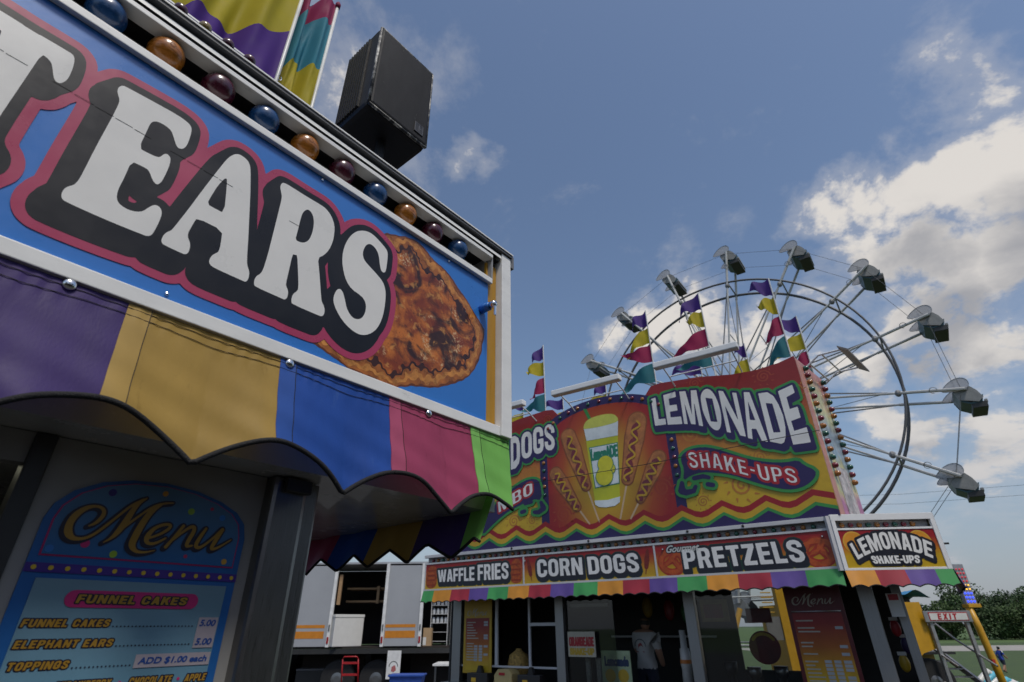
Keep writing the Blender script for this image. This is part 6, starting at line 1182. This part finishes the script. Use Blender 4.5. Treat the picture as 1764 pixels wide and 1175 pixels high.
# ================================================================== yellow ride with exit stairs
yel = mat('ride_yellow', (.52, .27, .012), .4, var=.1, grime=('#6b4a10', 4, .66, .4)); led = mat('led_blue', (.02, .05, .9), .4, emit=3.0, var=.05); ledy = mat('led_yellow', (.9, .5, .05), .4, emit=1.2, var=.05); ledr = mat('led_red', (.6, .03, .05), .4, emit=.4)
def ride():
    e = empty('fun_ride', (11.0, 16, 0)); tag(e, 'yellow ride trailer with blue tarp and wheel arch beyond the corner columns', 'amusement ride'); X = 11.0
    MB().prism([(-3.3, .45), (-.75, .45), (-.62, 1.0), (-.30, 1.22), (.06, 1.32), (.02, 2.42), (-3.3, 2.42)], .05, 2.6).build('body', yel, e)
    w = MB().lathe([(-.15, .30), (-.15, .50), (-.1, .54), (.1, .54), (.15, .50), (.15, .30)], (-.10, .35, .56), (0, 1, 0), 24).build('wheel', rub, e); MB().lathe([(-.17, .08), (-.12, .28), (-.05, .30)], (-.10, .35, .56), (0, 1, 0), 18).build('rim', brushed, w)
    MB().grid(lambda s, t: (-.8+1.15*s, .02+.9*t, 2.46+.22*math.sin(s*2.6)*(1-.5*t)+.05*math.sin(s*11+t*5)), 14, 8).build('tarp', mat('tarp_blue', (.03, .22, .45), .45, var=.2, scale=3), e, True)
    for x in (-.55, -.30): MB().tube((x, .26, 2.40), (x+.16, .26, 1.75), .05, n=8).build('blue_hose', mat('hose_blue', (.02, .07, .30), .4), e)
    bx('machinery', blackp, e, -.45, .15, .6, 1.4, 2.425, 2.60)
    bx('deck', mat('deck_dark', (.02, .02, .02), .6), e, -.0, 1.35, 1.2, 2.6, 1.14, 1.20)
    bx('deck_skirt', yel, e, .2, 1.2, 1.9, 1.95, .3, 1.13)
ride()
def stairs():
    e = empty('exit_stairs', (11.6, 16, 0)); tag(e, 'aluminium stairs under an EXIT sign on the yellow ride', 'stairs'); al = mat('stair_aluminium', (.30, .30, .31), .45, .6, var=.2); tm = mat('tread_black', (.015, .015, .015), .7)
    for x in (-.55, .42):
        MB().box(x, x+.09, -.04, .04, .0, 1.93, bev=.006).build('post', al, e); MB().add([(x, 1.2, 1.16), (x+.06, 1.2, 1.16), (x+.06, 1.2, 1.0), (x, 1.2, 1.0), (x, -.55, .15), (x+.06, -.55, .15), (x+.06, -.55, .0), (x, -.55, .0)], [(0, 1, 5, 4), (3, 7, 6, 2), (0, 4, 7, 3), (1, 2, 6, 5), (0, 3, 2, 1), (4, 5, 6, 7)]).build('stringer', al, e)
        MB().path([(x+.04, -.5, .95), (x+.04, .6, 1.5), (x+.04, 1.2, 1.9)], .025, 8).build('handrail', al, e)
    for k in range(6):
        z = .18+.165*k; y = -.45+.28*k; bx('tread', tm, e, -.48, .42, y, y+.26, z-.03, z); bx('nosing', al, e, -.48, .42, y-.012, y-.001, z-.03, z+.003)
    for k in range(10): MB().tube((-.44+.094*k, 1.25, 1.22), (-.46+.094*k, 1.25, 1.86), .012, n=6).build('baluster', al, e)
    bx('gate_rail', al, e, -.5, .48, 1.235, 1.265, 1.861, 1.90); bx('gate_rail', al, e, -.5, .48, 1.235, 1.265, 1.20, 1.222)
    s_ = bx('exit_sign', al, e, -.66, .60, -.08, -.041, 1.932, 2.20, bev=.006); bx('sign_border', rdm, s_, -.54, .50, -.086, -.081, 1.965, 2.165); bx('sign_face', frw, s_, -.52, .48, -.092, -.087, 1.985, 2.145)
    lettering(warp(block('EXIT', .3), lambda s, t: (-.32+.50*s+.02*t, 1.997+.135*t)), [('lettering', .004, None, rdm)], s_, .006, y0=-.0935)
    pm = yel; MB().path([(.66, -.02, 2.26), (.70, -.05, 1.8), (.72, -.10, 1.0), (.74, -.15, .0)], .085, 8).build('yellow_post', pm, e, True)
    bx('post_lamp', mat('lamp_red', (.4, .02, .02), .3), e, .63, .70, -.18, -.13, 1.0, 1.08)
    hd = bx('light_head', yel, e, .60, .94, -.12, .12, 2.27, 2.36, bev=.01)
    bx('light_panel', mat('lamp_panel_grey', (.25, .25, .28), .4), e, .62, .90, -.06, .06, 2.361, 3.35)
    for i in range(3):
        for j in range(9):
            MB().ellipsoid((.67+.085*i, -.07, 2.42+.10*j), .022, .022, .022, 8, 6).build('led', led if j < 3 else (ledy if j < 5 else ledr), e)
stairs()
def yellow_frame():
    e = empty('ride_frame', (6.2, 16, 0)); tag(e, 'yellow steel ride framework seen through the right window of the stand', 'amusement ride'); X = 6.2
    m = MB()
    MB().tube((5.08-X, 0, 1.0), (5.45-X, 0, 2.1), .07, n=8).build('strut', yel, e); MB().tube((5.70-X, 0, 1.45), (6.10-X, 0, 2.3), .07, n=8).build('strut', yel, e); MB().box(7.10-X, 7.36-X, -.1, .1, .0, 2.9, bev=.01).build('mast', yel, e); bx('base', yel, e, 4.95-X, 5.35-X, -.1, .2, .0, 1.15)
    MB().box(6.7-X, 7.2-X, -.06, -.03, 1.55, 2.1).build('grey_panel', mat('panel_grey', (.16, .15, .14), .6), e); MB().box(5.6-X, 6.0-X, .2, .5, 1.5, 2.0, bev=.04).build('white_tank', frw, e)
    for k in range(6): MB().tube((6.72-X, -.02, 2.2+.12*k), (7.0-X, -.02, 2.2+.12*k), .015, n=6).build('ladder_rung', yel, e)
yellow_frame()
e = empty('blue_umbrella_top', (14.6, 18.6, 0)); tag(e, 'pale blue and white striped inflatable edge at the bottom right', 'inflatable')
for k in range(6): MB().path([(-.9+.16*k, 0, .05), (-.75+.16*k, .1, .40-.05*k), (-.35+.16*k, .2, .62-.07*k), (.1+.16*k, .3, .30-.04*k)], .085, 8).build('tube_rib', mat('inflatable_blue', (.10, .42, .55), .4) if k % 2 else frw, e, True)

# ================================================================== trees
bark = mat('bark', (.06, .045, .03), .9, var=.3, bump=.8)
def tree(name, label, x, y, h, rx, seed, col, n=1500, low=.0):
    r = np.random.default_rng(seed); e = empty(name, (x, y, 0)); tag(e, label, 'tree', 'trees along the far field')
    t = MB(); t.path([(0, 0, 0), (.1, 0, h*.25), (-.1, .1, h*.5), (.05, 0, h*.8)], [.32, .24, .16, .05], 8)
    for k in range(6):
        a = r.uniform(0, 2*PI); z = h*r.uniform(.25, .6); t.path([(0, 0, z), (math.cos(a)*rx*.4, math.sin(a)*rx*.4, z+h*.12), (math.cos(a)*rx*.7, math.sin(a)*rx*.7, z+h*.22)], [.12, .07, .03], 6)
    t.build('trunk', bark, e, True)
    cl_ = [(r.uniform(-.75, .75)*rx, r.uniform(-.6, .6)*rx, h*(.10+r.uniform(0, .72)), r.uniform(.22, .40)*rx) for _ in range(22)]+[(0, 0, h*.72, rx*.5)]
    ca = np.array(cl_); ci = r.integers(len(ca), size=n); d = r.normal(size=(n, 3)); d /= np.linalg.norm(d, axis=1)[:, None]
    p = ca[ci, :3]+d*(ca[ci, 3]*r.uniform(.5, 1.05, n))[:, None]*np.array([1, 1, .8]); p[:, 2] = np.minimum(p[:, 2], h*.98)
    sz_ = r.uniform(.09, .22, n)[:, None]; u = r.normal(size=(n, 3)); u /= np.linalg.norm(u, axis=1)[:, None]; w = np.cross(u, r.normal(size=(n, 3))); w /= np.linalg.norm(w, axis=1)[:, None]
    V_ = np.stack([p-u*sz_, p+w*sz_*.6, p+u*sz_, p-w*sz_*.6], 1).reshape(-1, 3).tolist(); F_ = [(4*i, 4*i+1, 4*i+2, 4*i+3) for i in range(n)]
    m = MB(); m.v = V_; m.f = F_; m.build('crown', mat('foliage_%d' % seed, col, .75, var=.45, scale=.5), e)
for k, (x, y, h, rx, lab) in enumerate(((62, 80, 7.3, 4.2, 'tallest tree behind the field, right of the ride lights'), (69.5, 84, 6.0, 4.4, 'broad tree at the right picture edge behind the field'), (66, 78, 4.6, 3.2, 'low bushy tree in front of the tallest field tree'), (54, 82, 4.4, 4.5, 'rounded tree seen under the corner valance above the exit sign'), (76, 86, 6.8, 5, 'tree past the right edge of the field row'), (57.5, 80, 4.6, 3.5, 'small tree just right of the exit sign'),
        (48, 84, 4.4, 4.5, 'tree behind the yellow ride body'), (72, 77, 4.0, 3.0, 'low shrubby tree at the right end of the field'), (-9, 60, 7.5, 4, 'tree behind the left end of the white trailer'), (-2, 62, 7.0, 4, 'tree behind the right end of the white trailer'))):
    tree('deciduous_tree', lab, x, y, h, rx, 40+k, [(.040, .075, .020), (.032, .062, .018), (.050, .085, .022)][k % 3], n=8000)
# unseen booths and trees, added behind the camera to block low sky
def booth(x, y, rz, lab):
    e = empty('game_booth', (x, y, 0), rz); tag(e, lab, 'game booth', 'booths across the midway')
    bm2 = mat('booth_canvas_maroon', (.10, .025, .025), .8, var=.2); tr_ = mat('booth_trim', (.25, .20, .08), .6)
    bx('back_wall', bm2, e, -3, 3, 1.8, 1.85, 0, 2.6); bx('side_wall', bm2, e, -3, -2.95, -.6, 1.79, 0, 2.6); bx('side_wall', bm2, e, 2.95, 3, -.6, 1.79, 0, 2.6); bx('counter', tr_, e, -2.94, 2.94, -.6, -.3, 0, 1.0); bx('header', bm2, e, -3.1, 3.1, -.7, -.65, 2.3, 3.2)
    MB().add([(-3.2, -.8, 2.9), (3.2, -.8, 2.9), (3.2, 2.0, 2.9), (-3.2, 2.0, 2.9), (-2.2, .6, 4.3), (2.2, .6, 4.3)], [(0, 1, 5, 4), (1, 2, 5), (2, 3, 4, 5), (3, 0, 4), (0, 3, 2, 1)]).build('roof', bm2, e)
for k, (x, y) in enumerate(((8.2, -2.4), (4.2, -7.2), (-1.0, -11.0))): booth(x, y, math.radians(50.3-180+8*k), ['maroon game booth directly across the midway from the near stand', 'maroon game booth behind the photographer, middle of the row', 'maroon game booth behind the photographer, far end of the row'][k])
for k, (x, y, h, rx) in enumerate(((11.5, -2.0, 9.5, 4.2), (8.0, -7.5, 11, 4.6), (3.0, -12.0, 10, 4.5), (14.0, 3.0, 8.0, 3.4))):  # out-of-view trees, added to keep low sky off the menu wall
    tree('shade_tree', ['shade tree behind the nearest game booth', 'tallest shade tree behind the booth row', 'shade tree at the far end of the booth row', 'small shade tree right of the booth row'][k], x, y, h, rx, 80+k, (.035, .065, .018), n=4200)
# power lines
pl = empty('power_line', (40, 70, 0)); tag(pl, 'two faint power cables crossing the low sky at right', 'power line')
for k in range(2): MB().path([(-30, 10, 17+k*1.2), (10, 0, 15.5+k*1.2), (60, -10, 17+k*1.2)], .02, 4).build('wire', blackp, pl)
for x, y in ((-30, 10), (60, -10)): MB().tube((x, y, 0), (x, y, 19), .16, .12, n=8).build('pole', wood, pl)
